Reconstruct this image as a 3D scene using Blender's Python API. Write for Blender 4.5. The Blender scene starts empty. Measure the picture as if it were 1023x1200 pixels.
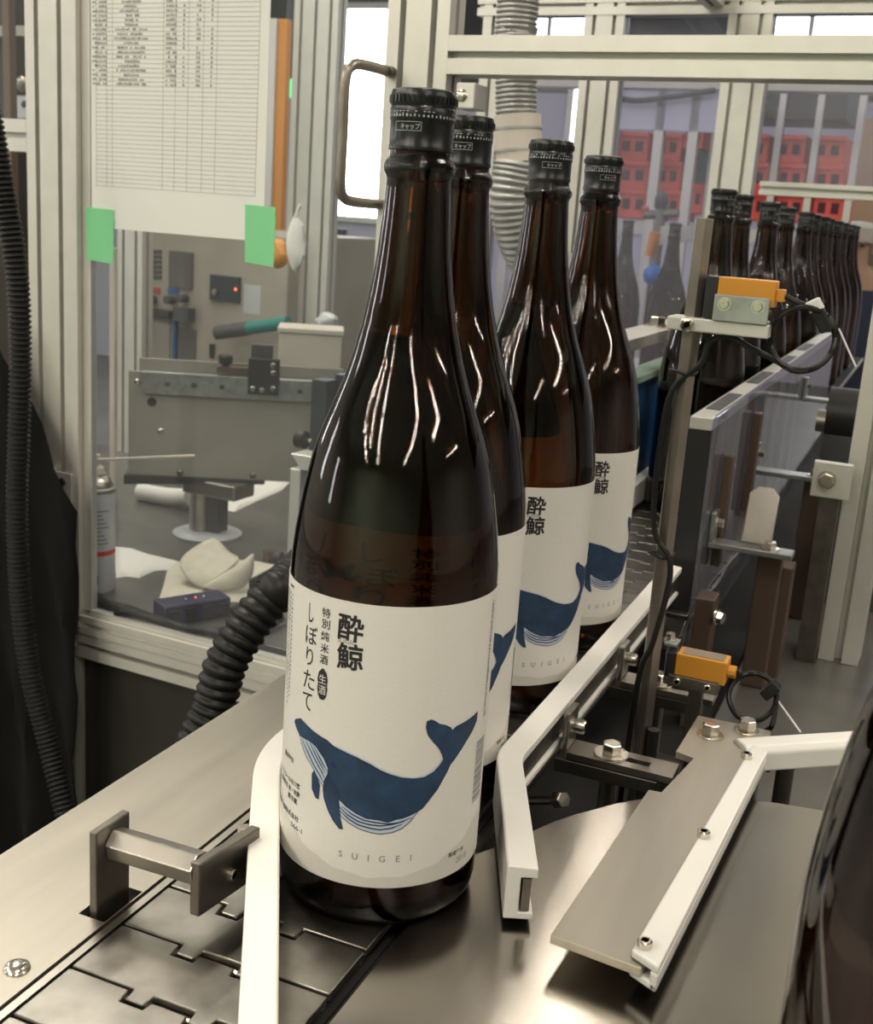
import bpy, bmesh, math, random
from mathutils import Vector, Matrix
random.seed(7)
S = bpy.context.scene
COL = S.collection
V = Vector

# ------------------------------------------------------------------ camera
F_PX = 1371.69
YAW, PITCH, ROLL = -0.38722, 0.24751, 0.07034
CAM = V((0.23123, -0.51676, 0.34666))
_f = V((math.sin(YAW) * math.cos(PITCH), math.cos(YAW) * math.cos(PITCH), -math.sin(PITCH)))
_r0 = V((math.cos(YAW), -math.sin(YAW), 0)); _u0 = _r0.cross(_f)
_r = _r0 * math.cos(ROLL) + _u0 * math.sin(ROLL)
_u = _u0 * math.cos(ROLL) - _r0 * math.sin(ROLL)
cd = bpy.data.cameras.new('camera'); co = bpy.data.objects.new('camera', cd); COL.objects.link(co)
cd.sensor_fit = 'HORIZONTAL'; cd.sensor_width = 36.0; cd.lens = F_PX / 1023 * 36.0
cd.clip_start = 0.02; cd.clip_end = 60
cd.dof.use_dof = True; cd.dof.focus_distance = 0.66; cd.dof.aperture_fstop = 26
m = Matrix((_r, _u, -_f)).transposed().to_4x4(); m.translation = CAM
co.matrix_world = m
S.camera = co

# ------------------------------------------------------------------ world, exposure
W = bpy.data.worlds.new('world'); S.world = W; W.use_nodes = True
bg = W.node_tree.nodes['Background']
bg.inputs[0].default_value = (0.85, 0.92, 1.0, 1); bg.inputs[1].default_value = 0.6
S.view_settings.view_transform = 'Standard'; S.view_settings.look = 'None'
S.view_settings.gamma = 1.0; S.view_settings.use_curve_mapping = False
S.view_settings.exposure = 0.12
S.cycles.max_bounces = 24; S.cycles.transmission_bounces = 20; S.cycles.transparent_max_bounces = 24
S.cycles.glossy_bounces = 6; S.cycles.diffuse_bounces = 4
S.cycles.caustics_reflective = False; S.cycles.caustics_refractive = False
S.cycles.sample_clamp_indirect = 6.0

# ceiling fluorescent lamps: (x, y, length direction, watts)
ZC = 2.35
LAMPS = [(-1.7, -3.4, 'y', 40), (-3.6, -1.5, 'y', 40), (0.8, -1.3, 'y', 30), (3.9, -0.3, 'y', 40), (6.0, 0.9, 'y', 40),
         (-1.1, 0.7, 'y', 26), (1.3, 1.2, 'y', 26), (-1.9, 1.6, 'y', 24), (-0.6, 3.4, 'y', 14), (-3.4, 3.4, 'y', 24), (1.6, 4.2, 'y', 24), (2.4, -3.4, 'y', 40), (-2.7, -2.5, 'y', 40), (-0.7, -4.6, 'y', 40), (-4.9, -0.1, 'y', 40), (-2.4, -4.6, 'y', 40)]
for k, (x, y, dr, w) in enumerate(LAMPS):
    for q in (-0.07, 0.07):
        l = bpy.data.lights.new('fluorescent_tube', 'AREA'); l.shape = 'RECTANGLE'
        l.size = 0.022; l.size_y = 2.4 if (x * x + y * y) > 7 else 1.2; l.energy = w * 0.5; l.color = (1.0, 0.915, 0.79)
        o = bpy.data.objects.new('fluorescent_tube', l); COL.objects.link(o)
        o.location = (x + q, y, ZC - 0.13)

# ------------------------------------------------------------------ pixel helpers (points with a real depth)
def ray(px, py): return _f + _r * ((px - 511.5) / F_PX) + _u * ((600 - py) / F_PX)
def at(px, py, **k):
    a, v = list(k.items())[0]; d = ray(px, py)
    t = v if a == 'd' else (v - CAM['xyz'.index(a)]) / d['xyz'.index(a)]
    return CAM + d * t
A_F = 0.0513                                   # the enclosure is turned a little against the conveyor
XF = V((math.cos(A_F), -math.sin(A_F), 0)); NF = V((math.sin(A_F), math.cos(A_F), 0)); ZU = V((0, 0, 1))
def F(s, t, z): return XF * s + NF * t + ZU * z
def fp(px, py, t):
    d = ray(px, py); P = CAM + d * ((t - NF.dot(CAM)) / NF.dot(d)); return P
def fs(px, py, t): return XF.dot(fp(px, py, t))
def fz(px, py, t): return fp(px, py, t).z

# ------------------------------------------------------------------ materials
MT = {}
def nodes(name):
    mt = bpy.data.materials.new(name); mt.use_nodes = True; nt = mt.node_tree
    return mt, nt, nt.nodes['Principled BSDF']
def mat(name, col, rough=0.5, metal=0.0, noise=0.0, scale=40.0, bump=0.0, stretch=None, coat=0.0, rvar=0.0, dark=None, spec=None, sub=0):
    mt, nt, b = nodes(name)
    b.inputs['Base Color'].default_value = (*col, 1); b.inputs['Roughness'].default_value = rough
    b.inputs['Metallic'].default_value = metal; b.inputs['Coat Weight'].default_value = coat
    if spec is not None: b.inputs['Specular IOR Level'].default_value = spec
    if sub:
        b.inputs['Subsurface Weight'].default_value = sub; b.inputs['Subsurface Radius'].default_value = (0.006, 0.005, 0.004)
    if noise or bump or rvar:
        tc = nt.nodes.new('ShaderNodeTexCoord'); mp = nt.nodes.new('ShaderNodeMapping')
        mp.inputs['Scale'].default_value = stretch or (1, 1, 1)
        nz = nt.nodes.new('ShaderNodeTexNoise'); nz.inputs['Scale'].default_value = scale; nz.inputs['Detail'].default_value = 5
        nt.links.new(tc.outputs['Object'], mp.inputs['Vector']); nt.links.new(mp.outputs['Vector'], nz.inputs['Vector'])
        if noise:
            rp = nt.nodes.new('ShaderNodeValToRGB')
            d = dark or tuple(c * (1 - noise) for c in col)
            rp.color_ramp.elements[0].position = 0.32; rp.color_ramp.elements[1].position = 0.68
            rp.color_ramp.elements[0].color = (*d, 1); rp.color_ramp.elements[1].color = (*col, 1)
            nt.links.new(nz.outputs['Fac'], rp.inputs['Fac']); nt.links.new(rp.outputs['Color'], b.inputs['Base Color'])
        if rvar:
            mr = nt.nodes.new('ShaderNodeMapRange'); mr.inputs['To Min'].default_value = max(0.02, rough - rvar); mr.inputs['To Max'].default_value = rough + rvar
            nt.links.new(nz.outputs['Fac'], mr.inputs['Value']); nt.links.new(mr.outputs['Result'], b.inputs['Roughness'])
        if bump:
            bp = nt.nodes.new('ShaderNodeBump'); bp.inputs['Strength'].default_value = bump; bp.inputs['Distance'].default_value = 0.0006
            nt.links.new(nz.outputs['Fac'], bp.inputs['Height']); nt.links.new(bp.outputs['Normal'], b.inputs['Normal'])
    MT[name] = mt; return mt
def emis(name, col, st):
    mt, nt, b = nodes(name); b.inputs['Base Color'].default_value = (0.02, 0.02, 0.02, 1)
    b.inputs['Emission Color'].default_value = (*col, 1); b.inputs['Emission Strength'].default_value = st
    MT[name] = mt; return mt
def pane(name, tint, rough=0.02, haze=0.0, ior=1.49):
    mt = bpy.data.materials.new(name); mt.use_nodes = True; nt = mt.node_tree; nt.nodes.clear()
    out = nt.nodes.new('ShaderNodeOutputMaterial'); tr = nt.nodes.new('ShaderNodeBsdfTransparent'); gl = nt.nodes.new('ShaderNodeBsdfGlossy')
    df = nt.nodes.new('ShaderNodeBsdfDiffuse'); fr = nt.nodes.new('ShaderNodeFresnel'); m1 = nt.nodes.new('ShaderNodeMixShader'); m2 = nt.nodes.new('ShaderNodeMixShader')
    tr.inputs[0].default_value = (*tint, 1); gl.inputs['Roughness'].default_value = rough; fr.inputs[0].default_value = ior
    df.inputs[0].default_value = (0.8, 0.8, 0.85, 1); m1.inputs[0].default_value = haze
    nt.links.new(tr.outputs[0], m1.inputs[1]); nt.links.new(df.outputs[0], m1.inputs[2])
    ge = nt.nodes.new('ShaderNodeNewGeometry'); mm = nt.nodes.new('ShaderNodeMath'); mm.operation = 'SUBTRACT'; mm.use_clamp = True
    nt.links.new(fr.outputs[0], mm.inputs[0]); nt.links.new(ge.outputs['Backfacing'], mm.inputs[1]); nt.links.new(mm.outputs[0], m2.inputs[0]); nt.links.new(m1.outputs[0], m2.inputs[1]); nt.links.new(gl.outputs[0], m2.inputs[2])
    nt.links.new(m2.outputs[0], out.inputs[0]); MT[name] = mt; return mt
def glass(name, col, ior, absorb=None, dens=0.0):
    mt = bpy.data.materials.new(name); mt.use_nodes = True; nt = mt.node_tree; nt.nodes.clear()
    out = nt.nodes.new('ShaderNodeOutputMaterial'); g = nt.nodes.new('ShaderNodeBsdfGlass')
    g.inputs['Color'].default_value = (*col, 1); g.inputs['IOR'].default_value = ior; g.inputs['Roughness'].default_value = 0.0
    nt.links.new(g.outputs[0], out.inputs['Surface'])
    if absorb:
        v = nt.nodes.new('ShaderNodeVolumeAbsorption'); v.inputs['Color'].default_value = (*absorb, 1); v.inputs['Density'].default_value = dens
        nt.links.new(v.outputs[0], out.inputs['Volume'])
    MT[name] = mt; return mt

glass('amber_glass', (1, 1, 1), 1.5, (0.61, 0.41, 0.12), 1050.0)
glass('clear_liquid', (1, 1, 0.98), 1.34)
mat('cap_black', (0.005, 0.006, 0.007), 0.28)
mat('cap_print', (0.42, 0.43, 0.42), 0.5)
mat('label_paper', (0.80, 0.77, 0.71), 0.62, noise=0.05, scale=350, stretch=(1, 1, 6))
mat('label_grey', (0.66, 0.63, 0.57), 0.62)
mat('ink', (0.018, 0.016, 0.020), 0.6)
mat('ink_grey', (0.25, 0.24, 0.24), 0.6)
mat('whale_blue', (0.019, 0.058, 0.125), 0.6, noise=0.75, scale=90, dark=(0.009, 0.026, 0.06))
mat('whale_line', (0.012, 0.022, 0.10), 0.6)
mat('whale_pale', (0.50, 0.58, 0.66), 0.6)
mat('whale_wash', (0.55, 0.63, 0.68), 0.6)
mat('uhmw_white', (0.82, 0.80, 0.75), 0.38, sub=0.15)
mat('steel', (0.46, 0.43, 0.385), 0.34, 1.0, noise=0.16, scale=26, rvar=0.12, bump=0.03)
mat('steel_brushed', (0.43, 0.40, 0.345), 0.42, 1.0, noise=0.14, scale=60, stretch=(1, 0.12, 1), bump=0.05, rvar=0.08)
mat('steel_polished', (0.48, 0.445, 0.40), 0.21, 1.0, noise=0.10, scale=9)
mat('steel_chain', (0.36, 0.34, 0.305), 0.34, 1.0, noise=0.45, scale=34, rvar=0.12)
mat('steel_dark', (0.23, 0.21, 0.185), 0.42, 1.0, noise=0.3, scale=50)
mat('steel_brushed_bright', (0.60, 0.56, 0.48), 0.46, 1.0, noise=0.10, scale=60, stretch=(1, 0.12, 1), bump=0.05)  # brightened copy of the brushed steel, so the infeed bar reads lighter
mat('bolt_steel', (0.66, 0.62, 0.55), 0.22, 1.0)
mat('zinc', (0.55, 0.57, 0.56), 0.38, 1.0, noise=0.3, scale=60)
mat('aluminium', (0.74, 0.72, 0.665), 0.40, 0.6, noise=0.06, scale=30)
mat('aluminium_far', (0.62, 0.61, 0.58), 0.45, 0.6)
mat('slot_dark', (0.10, 0.09, 0.08), 0.6, 0.3)
mat('machine_beige', (0.40, 0.385, 0.33), 0.45, 0.35, noise=0.12, scale=14)
mat('cabinet_beige', (0.42, 0.38, 0.32), 0.5, 0.0, noise=0.15, scale=9)
mat('box_cream', (0.66, 0.60, 0.52), 0.5)
mat('black_metal', (0.018, 0.018, 0.018), 0.4)
mat('rubber', (0.006, 0.0057, 0.0055), 0.45, spec=0.35)
mat('black_cloth', (0.004, 0.004, 0.004), 0.9, spec=0.2)
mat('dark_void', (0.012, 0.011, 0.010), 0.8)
mat('deck_grey', (0.17, 0.165, 0.15), 0.36, 0.4, noise=0.35, scale=9)
mat('panel_brown', (0.055, 0.050, 0.042), 0.45, 0.5, noise=0.2, scale=6)
mat('sensor_orange', (0.62, 0.27, 0.028), 0.42)
mat('sensor_plate', (0.23, 0.19, 0.14), 0.5)
mat('blue_panel', (0.016, 0.095, 0.26), 0.4)
mat('green_edge', (0.33, 0.45, 0.36), 0.4)
mat('green_tape', (0.24, 0.70, 0.34), 0.55)
mat('paper', (0.84, 0.86, 0.81), 0.7)
mat('cloth_cream', (0.74, 0.69, 0.56), 0.9, noise=0.1, scale=60, bump=0.3)
mat('cloth_white', (0.80, 0.78, 0.72), 0.9)
mat('can_white', (0.60, 0.62, 0.63), 0.35, 0.2)
mat('can_red', (0.55, 0.03, 0.03), 0.4)
mat('can_blue', (0.02, 0.22, 0.42), 0.4)
mat('can_metal', (0.60, 0.56, 0.48), 0.3, 1.0)
mat('nozzle_cream', (0.72, 0.66, 0.54), 0.45)
mat('purple_block', (0.035, 0.03, 0.085), 0.35, noise=0.5, scale=60)
mat('dark_blue_grey', (0.055, 0.065, 0.08), 0.4, 0.5)
mat('bronze_bar', (0.16, 0.11, 0.085), 0.4, 0.6)
mat('rod_grey', (0.34, 0.30, 0.26), 0.38, 0.9, noise=0.2, scale=40)
mat('duct_silver', (0.45, 0.45, 0.43), 0.4, 0.5)
mat('crate_red', (0.86, 0.13, 0.10), 0.5)
mat('crate_hole', (0.10, 0.03, 0.05), 0.8)
mat('crate_green', (0.03, 0.13, 0.09), 0.5)
mat('crate_blue', (0.03, 0.20, 0.62), 0.5)
mat('orange_film', (0.72, 0.30, 0.06), 0.5)
mat('wall_sky_tint', (0.58, 0.58, 0.72), 0.8)  # bluish sky reflection of the acrylic panes is put into this colour
mat('wall_green', (0.52, 0.64, 0.48), 0.8)
mat('wall_cream', (0.68, 0.66, 0.60), 0.8)
mat('floor_grey', (0.22, 0.22, 0.20), 0.5, noise=0.2, scale=3)
mat('ceiling_grey', (0.72, 0.71, 0.68), 0.9)
mat('skin', (0.55, 0.36, 0.26), 0.6)
mat('cap_white', (0.62, 0.60, 0.54), 0.8)
mat('overall_navy', (0.04, 0.05, 0.09), 0.8)
mat('cardboard', (0.60, 0.43, 0.30), 0.8)
mat('dark_grey', (0.07, 0.07, 0.075), 0.5)
mat('switch_red', (0.45, 0.07, 0.05), 0.4)
mat('switch_blue', (0.05, 0.12, 0.4), 0.4)
mat('teal', (0.02, 0.20, 0.18), 0.5)
mat('tie_white', (0.7, 0.7, 0.68), 0.4)
emis('window_light', (0.95, 0.97, 1.0), 9.0)
emis('lamp_glow', (1.0, 0.95, 0.86), 6.0)
emis('exit_green', (0.05, 0.9, 0.35), 1.6)
emis('led_red', (1.0, 0.15, 0.05), 2.5)
pane('acrylic', (0.93, 0.95, 0.96), 0.02, 0.025)
pane('acrylic_hazy', (0.86, 0.87, 0.96), 0.03, 0.085)
pane('window_glass', (0.95, 0.97, 1.0))

# ------------------------------------------------------------------ mesh builder
class MB:
    def __init__(s): s.v = []; s.f = []; s.mi = []
    def add(s, vs, fs):
        n = len(s.v); s.v += [V(q) for q in vs]; s.f += [tuple(i + n for i in f) for f in fs]; return s
    def box(s, a, b):
        x0, y0, z0 = a; x1, y1, z1 = b
        return s.add([(x0, y0, z0), (x1, y0, z0), (x1, y1, z0), (x0, y1, z0), (x0, y0, z1), (x1, y0, z1), (x1, y1, z1), (x0, y1, z1)],
                     [(0, 3, 2, 1), (4, 5, 6, 7), (0, 1, 5, 4), (1, 2, 6, 5), (2, 3, 7, 6), (3, 0, 4, 7)])
    def prism(s, poly, O=(0, 0, 0), U=(1, 0, 0), Vv=(0, 1, 0), Wv=(0, 0, 1)):
        O, U, Vv, Wv = V(O), V(U), V(Vv), V(Wv); n = len(poly)
        vs = [O + U * p[0] + Vv * p[1] for p in poly]; vs += [q + Wv for q in vs]
        return s.add(vs, [tuple(range(n))[::-1], tuple(range(n, 2 * n))] + [(i, (i + 1) % n, n + (i + 1) % n, n + i) for i in range(n)])
    def fbox(s, s0, s1, t0, t1, z0, z1):          # box in enclosure axes
        return s.prism([(s0, t0), (s1, t0), (s1, t1), (s0, t1)], (0, 0, z0), XF, NF, ZU * (z1 - z0))
    def obox(s, c, ax, ay, az):                    # oriented box: centre, three half-axis vectors
        c, ax, ay, az = V(c), V(ax), V(ay), V(az)
        return s.prism([(-1, -1), (1, -1), (1, 1), (-1, 1)], c - az, ax, ay, az * 2)
    def tube(s, pts, r, n=10, cap=True, rad=None):
        pts = [V(q) for q in pts]; rings = []; up = None
        for i, q in enumerate(pts):
            d = (pts[min(i + 1, len(pts) - 1)] - pts[max(i - 1, 0)]).normalized()
            if up is None: up = d.orthogonal().normalized()
            up = (up - d * up.dot(d)).normalized(); w = d.cross(up)
            rr = rad[i] if rad else r
            rings.append([q + (up * math.cos(2 * math.pi * k / n) + w * math.sin(2 * math.pi * k / n)) * rr for k in range(n)])
        vs = [q for R in rings for q in R]; fs = []
        for i in range(len(pts) - 1):
            for k in range(n):
                fs.append((i * n + k, i * n + (k + 1) % n, (i + 1) * n + (k + 1) % n, (i + 1) * n + k))
        if cap: fs += [tuple(range(n))[::-1], tuple(range(len(vs) - n, len(vs)))]
        return s.add(vs, fs)
    def cyl(s, a, b, r, n=20): return s.tube([a, b], r, n)
    def lathe(s, prof, c=(0, 0, 0), n=40, close=False):
        c = V(c); vs = []; fs = []; idx = []
        for (r, z) in prof:
            if r < 1e-6: idx.append([len(vs)]); vs.append(c + V((0, 0, z)))
            else:
                idx.append(list(range(len(vs), len(vs) + n)))
                vs += [c + V((r * math.cos(2 * math.pi * k / n), r * math.sin(2 * math.pi * k / n), z)) for k in range(n)]
        for i in range(len(idx) - 1):
            a, b = idx[i], idx[i + 1]
            for k in range(n):
                k2 = (k + 1) % n
                if len(a) == 1 and len(b) == 1: continue
                if len(a) == 1: fs.append((a[0], b[k2], b[k]))
                elif len(b) == 1: fs.append((a[k], a[k2], b[0]))
                else: fs.append((a[k], a[k2], b[k2], b[k]))
        if len(idx[0]) > 1: fs.append(tuple(idx[0])[::-1])
        if len(idx[-1]) > 1: fs.append(tuple(idx[-1]))
        return s.add(vs, fs)
    def sweep(s, path, prof, side=1):               # path: xy list (inner edge); prof: (offset across, z)
        P = [V((q[0], q[1], 0)) for q in path]; rings = []
        for i, q in enumerate(P):
            d1 = (P[i] - P[i - 1]).normalized() if i else (P[1] - P[0]).normalized()
            d2 = (P[i + 1] - P[i]).normalized() if i < len(P) - 1 else d1
            n1 = V((d1.y, -d1.x, 0)) * side; n2 = V((d2.y, -d2.x, 0)) * side
            nn = (n1 + n2).normalized(); k = 1 / max(0.3, nn.dot(n1))
            rings.append([q + nn * (a * k) + ZU * z for a, z in prof])
        n = len(prof); vs = [q for R in rings for q in R]; fs = []
        for i in range(len(P) - 1):
            for k in range(n): fs.append((i * n + k, i * n + (k + 1) % n, (i + 1) * n + (k + 1) % n, (i + 1) * n + k))
        fs += [tuple(range(n))[::-1], tuple(range(len(vs) - n, len(vs)))]
        return s.add(vs, fs)
    def hexbolt(s, P, ax=(0, 0, 1), r=0.006, h=0.005, washer=1.6):
        P, ax = V(P), V(ax).normalized()
        if washer: s.tube([P, P + ax * r * 0.25], r * washer, 20); P = P + ax * r * 0.25
        s.tube([P, P + ax * h * 0.9, P + ax * h], r, 6, rad=[r, r, r * 0.88]); return s
    def capscrew(s, P, ax=(0, 0, 1), r=0.004, h=0.004):
        P, ax = V(P), V(ax).normalized()
        s.tube([P, P + ax * h * 0.85, P + ax * h, P + ax * h, P + ax * h * 0.5], r, 16, rad=[r, r, r * 0.85, r * 0.5, r * 0.5]); return s
    def dome(s, P, ax=(0, 0, 1), r=0.005, h=0.003):
        P, ax = V(P), V(ax).normalized()
        s.tube([P + ax * h * math.sin(a) for a in (0, 0.5, 1.0, 1.4)], r, 16, rad=[r * math.cos(a) for a in (0, 0.5, 1.0, 1.4)]); return s
    def build(s, name, mt, parent=None, smooth=None, bevel=0.0, seg=2, keep=False):
        O = V((0, 0, 0))
        if parent is not None:
            O = parent.matrix_basis.translation.copy() if parent.parent is None else (parent.parent.matrix_basis.translation + parent.matrix_basis.translation)
        elif not keep and s.v:
            xs = [q.x for q in s.v]; ys = [q.y for q in s.v]; zs = [q.z for q in s.v]
            O = V(((min(xs) + max(xs)) / 2, (min(ys) + max(ys)) / 2, min(zs)))
        me = bpy.data.meshes.new(name); me.from_pydata([q - O for q in s.v], [], s.f)
        bm = bmesh.new(); bm.from_mesh(me); bmesh.ops.recalc_face_normals(bm, faces=bm.faces); bm.to_mesh(me); bm.free()
        if smooth is None: smooth = False
        if smooth:
            for p in me.polygons: p.use_smooth = True
            me.set_sharp_from_angle(angle=math.radians(smooth if smooth is not True else 40))
        me.materials.append(MT[mt]); o = bpy.data.objects.new(name, me); COL.objects.link(o)
        if parent is not None: o.parent = parent
        else: o.location = O
        if bevel:
            b = o.modifiers.new('bevel', 'BEVEL'); b.width = bevel; b.segments = seg; b.limit_method = 'ANGLE'; b.angle_limit = math.radians(35)
        return o
def tag(o, label=None, cat=None, group=None, kind=None):
    if label: o['label'] = label
    if cat: o['category'] = cat
    if group: o['group'] = group
    if kind: o['kind'] = kind
    return o
def thing(name, loc, label, cat, group=None):
    o = bpy.data.objects.new(name, None); o.empty_display_size = 0.02; COL.objects.link(o); o.location = V(loc)
    return tag(o, label, cat, group)
def kids(o): return [c for c in bpy.data.objects if c.parent == o]
def copy_tree(o, parent=None):
    c = o.copy(); COL.objects.link(c); c.parent = parent
    for ch in kids(o): copy_tree(ch, c)
    return c
def arc_path(pts, rad, n=8):                        # round the corners of an xy path
    out = [V((pts[0][0], pts[0][1]))]
    for i in range(1, len(pts) - 1):
        p0, p1, p2 = [V((q[0], q[1])) for q in pts[i - 1:i + 2]]
        a = (p0 - p1).normalized(); b = (p2 - p1).normalized(); d = min(rad, (p0 - p1).length * .45, (p2 - p1).length * .45)
        q0 = p1 + a * d; q2 = p1 + b * d
        for k in range(n + 1):
            t = k / n; out.append(q0 * (1 - t) ** 2 + p1 * 2 * t * (1 - t) + q2 * t * t)
    out.append(V((pts[-1][0], pts[-1][1]))); return out
def smooth_path(pts, n=8):                          # Catmull-Rom through 3D points
    P = [V(q) for q in pts]; P = [P[0] * 2 - P[1]] + P + [P[-1] * 2 - P[-2]]; out = []
    for i in range(1, len(P) - 2):
        for k in range(n):
            t = k / n
            out.append(0.5 * ((2 * P[i]) + (P[i + 1] - P[i - 1]) * t + (2 * P[i - 1] - 5 * P[i] + 4 * P[i + 1] - P[i + 2]) * t * t + (3 * P[i] - P[i - 1] - 3 * P[i + 1] + P[i + 2]) * t ** 3))
    out.append(P[-2]); return out
def hose_mesh(pts, r, pitch, depth, n=18):
    P = smooth_path(pts, 30); L = [0]
    for i in range(1, len(P)): L.append(L[-1] + (P[i] - P[i - 1]).length)
    out = []; rad = []; step = pitch / 6; d = 0; i = 0; ph = 0
    prof = (0, 0.15, 0.85, 1, 1, 0.6)
    while d < L[-1]:
        while L[i + 1] < d: i += 1
        t = (d - L[i]) / max(1e-9, L[i + 1] - L[i]); out.append(P[i].lerp(P[i + 1], t)); rad.append(r - depth + depth * prof[ph % 6]); ph += 1; d += step
    return MB().tube(out, r, n, rad=rad)
def tslot(w, d, faces=1, slot=0.008, dep=0.014, lip=0.0):
    """cross-section of an aluminium profile w wide, d deep; slots in the front and back face (faces of them) and one in each side"""
    def edge(p0, p1, nrm, n):
        out = [p0]; ux = (p1[0] - p0[0], p1[1] - p0[1]); L = math.hypot(*ux); e = (ux[0] / L, ux[1] / L)
        for k in range(n):
            c = L * (k + 0.5) / n
            for (o, q) in ((-slot / 2, 0), (-slot / 2, dep), (slot / 2, dep), (slot / 2, 0)):
                out.append((p0[0] + e[0] * (c + o) + nrm[0] * q, p0[1] + e[1] * (c + o) + nrm[1] * q))
        return out
    a, b, c, g = (0, 0), (w, 0), (w, d), (0, d); ns = max(1, round(d / 0.04)); f = faces
    return edge(a, b, (0, 1), f) + edge(b, c, (-1, 0), ns) + edge(c, g, (0, -1), f) + edge(g, a, (1, 0), ns)
def fpost(mb, s0, w, t0, d, z0, z1, faces): return mb.prism(tslot(w, d, faces), F(s0, t0, z0), XF, NF, ZU * (z1 - z0))
def frail(mb, s0, s1, z0, h, t0, d, faces=1): return mb.prism(tslot(h, d, faces), F(s0, t0, z0), ZU, NF, XF * (s1 - s0))
def yrail(mb, t0, t1, z0, h, s0, d, faces=1): return mb.prism(tslot(h, d, faces), F(s0, t0, z0), ZU, XF, NF * (t1 - t0))

# ------------------------------------------------------------------ the room
def struct(name, mb, mt, **k): return tag(mb.build(name, mt, **k), kind='structure')
X0, X1, Y0, Y1, ZF = -7.0, 8.0, -6.5, 7.0, -0.9
struct('floor', MB().box((X0, Y0, ZF - 0.1), (X1, Y1, ZF)), 'floor_grey')
struct('ceiling', MB().box((X0, Y0, ZC + 0.4), (X1, Y1, ZC + 0.5)), 'ceiling_grey')
struct('wall_back', MB().box((X0, Y1, ZF), (X1, Y1 + 0.1, 1.15)), 'wall_sky_tint')
struct('wall_back_upper', MB().box((X0, Y1, 1.1502), (X1, Y1 + 0.1, ZC + 0.4)), 'dark_grey')  # upper wall made dark to darken the reflections in the chain
struct('wall_left', MB().box((X0 - 0.1, Y0, ZF), (X0, Y1, ZC + 0.4)), 'wall_cream')
struct('wall_right', MB().box((X1, Y0, ZF), (X1 + 0.1, Y1, ZC + 0.4)), 'wall_cream')
struct('wall_front', MB().box((X0, Y0 - 0.1, ZF), (X1, Y0, ZC + 0.4)), 'wall_green')  # unseen wall, its green added to tint the aluminium posts

def window(n, x0, x1, z0, z1, y=Y1, cols=1):
    w = MB().box((x0, y - 0.02, z0), (x1, y - 0.005, z1)).build('window_%d' % n, 'window_light'); tag(w, kind='structure')
    fr = MB(); b = 0.04
    for a in ((x0 - b, z0 - b, x1 + b, z0), (x0 - b, z1, x1 + b, z1 + b), (x0 - b, z0, x0, z1), (x1, z0, x1 + b, z1)):
        fr.box((a[0], y - 0.05, a[1]), (a[2], y - 0.002, a[3]))
    for k in range(1, cols):
        xx = x0 + (x1 - x0) * k / cols; fr.box((xx - 0.015, y - 0.04, z0), (xx + 0.015, y - 0.021, z1))
    fr.build('window_frame', 'aluminium_far', w)
a, b = at(398, 235, y=Y1), at(458, 12, y=Y1); window(1, a.x, b.x, a.z - 0.1, b.z)
a, b = at(604, 39, y=Y1), at(690, 13, y=Y1); window(2, a.x, b.x, a.z - 0.25, b.z, cols=2)
a, b = at(862, 33, y=Y1), at(1023, 0, y=Y1); window(3, a.x, b.x + 1.0, a.z - 0.15, b.z + 0.15, cols=4)
a, b = at(668, 188, y=Y1), at(687, 96, y=Y1); window(4, a.x, b.x, a.z, b.z)
# unseen side windows, added to light the labels from the left
for n, yy in ((5, -3.6), (6, -0.4), (7, 2.8)):
    w = tag(MB().box((X0 + 0.005, yy, 0.3), (X0 + 0.02, yy + 0.5, 1.7)).build('window_%d' % n, 'window_light'), kind='structure')
    fr = MB()
    for q in (yy - 0.04, yy + 0.23, yy + 0.5): fr.box((X0 + 0.001, q, 0.26), (X0 + 0.05, q + 0.04, 1.74))
    fr.box((X0 + 0.001, yy, 1.7), (X0 + 0.05, yy + 0.5, 1.74)); fr.box((X0 + 0.001, yy, 0.26), (X0 + 0.05, yy + 0.5, 0.3))
    fr.build('window_frame', 'aluminium_far', w)

for k, (x, y, dr, w) in enumerate(LAMPS):
    t = thing('ceiling_lamp', (x, y, ZC), 'twin-tube fluorescent lamp hung from the factory ceiling', 'lamp', 'twin-tube ceiling lamps')
    LH = 1.25 if (x * x + y * y) > 7 else 0.65
    MB().prism([(-0.13, -0.04), (0.13, -0.04), (0.05, 0.03), (-0.05, 0.03)], (x, y - LH, ZC - 0.04), (1, 0, 0), (0, 0, 1), (0, 2 * LH, 0)).build('housing', 'cap_white', t)
    for q in (-0.4, 0.4): MB().cyl((x, y + q, ZC - 0.01), (x, y + q, ZC + 0.4), 0.008).build('hanger_rod', 'aluminium_far', t)

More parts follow.
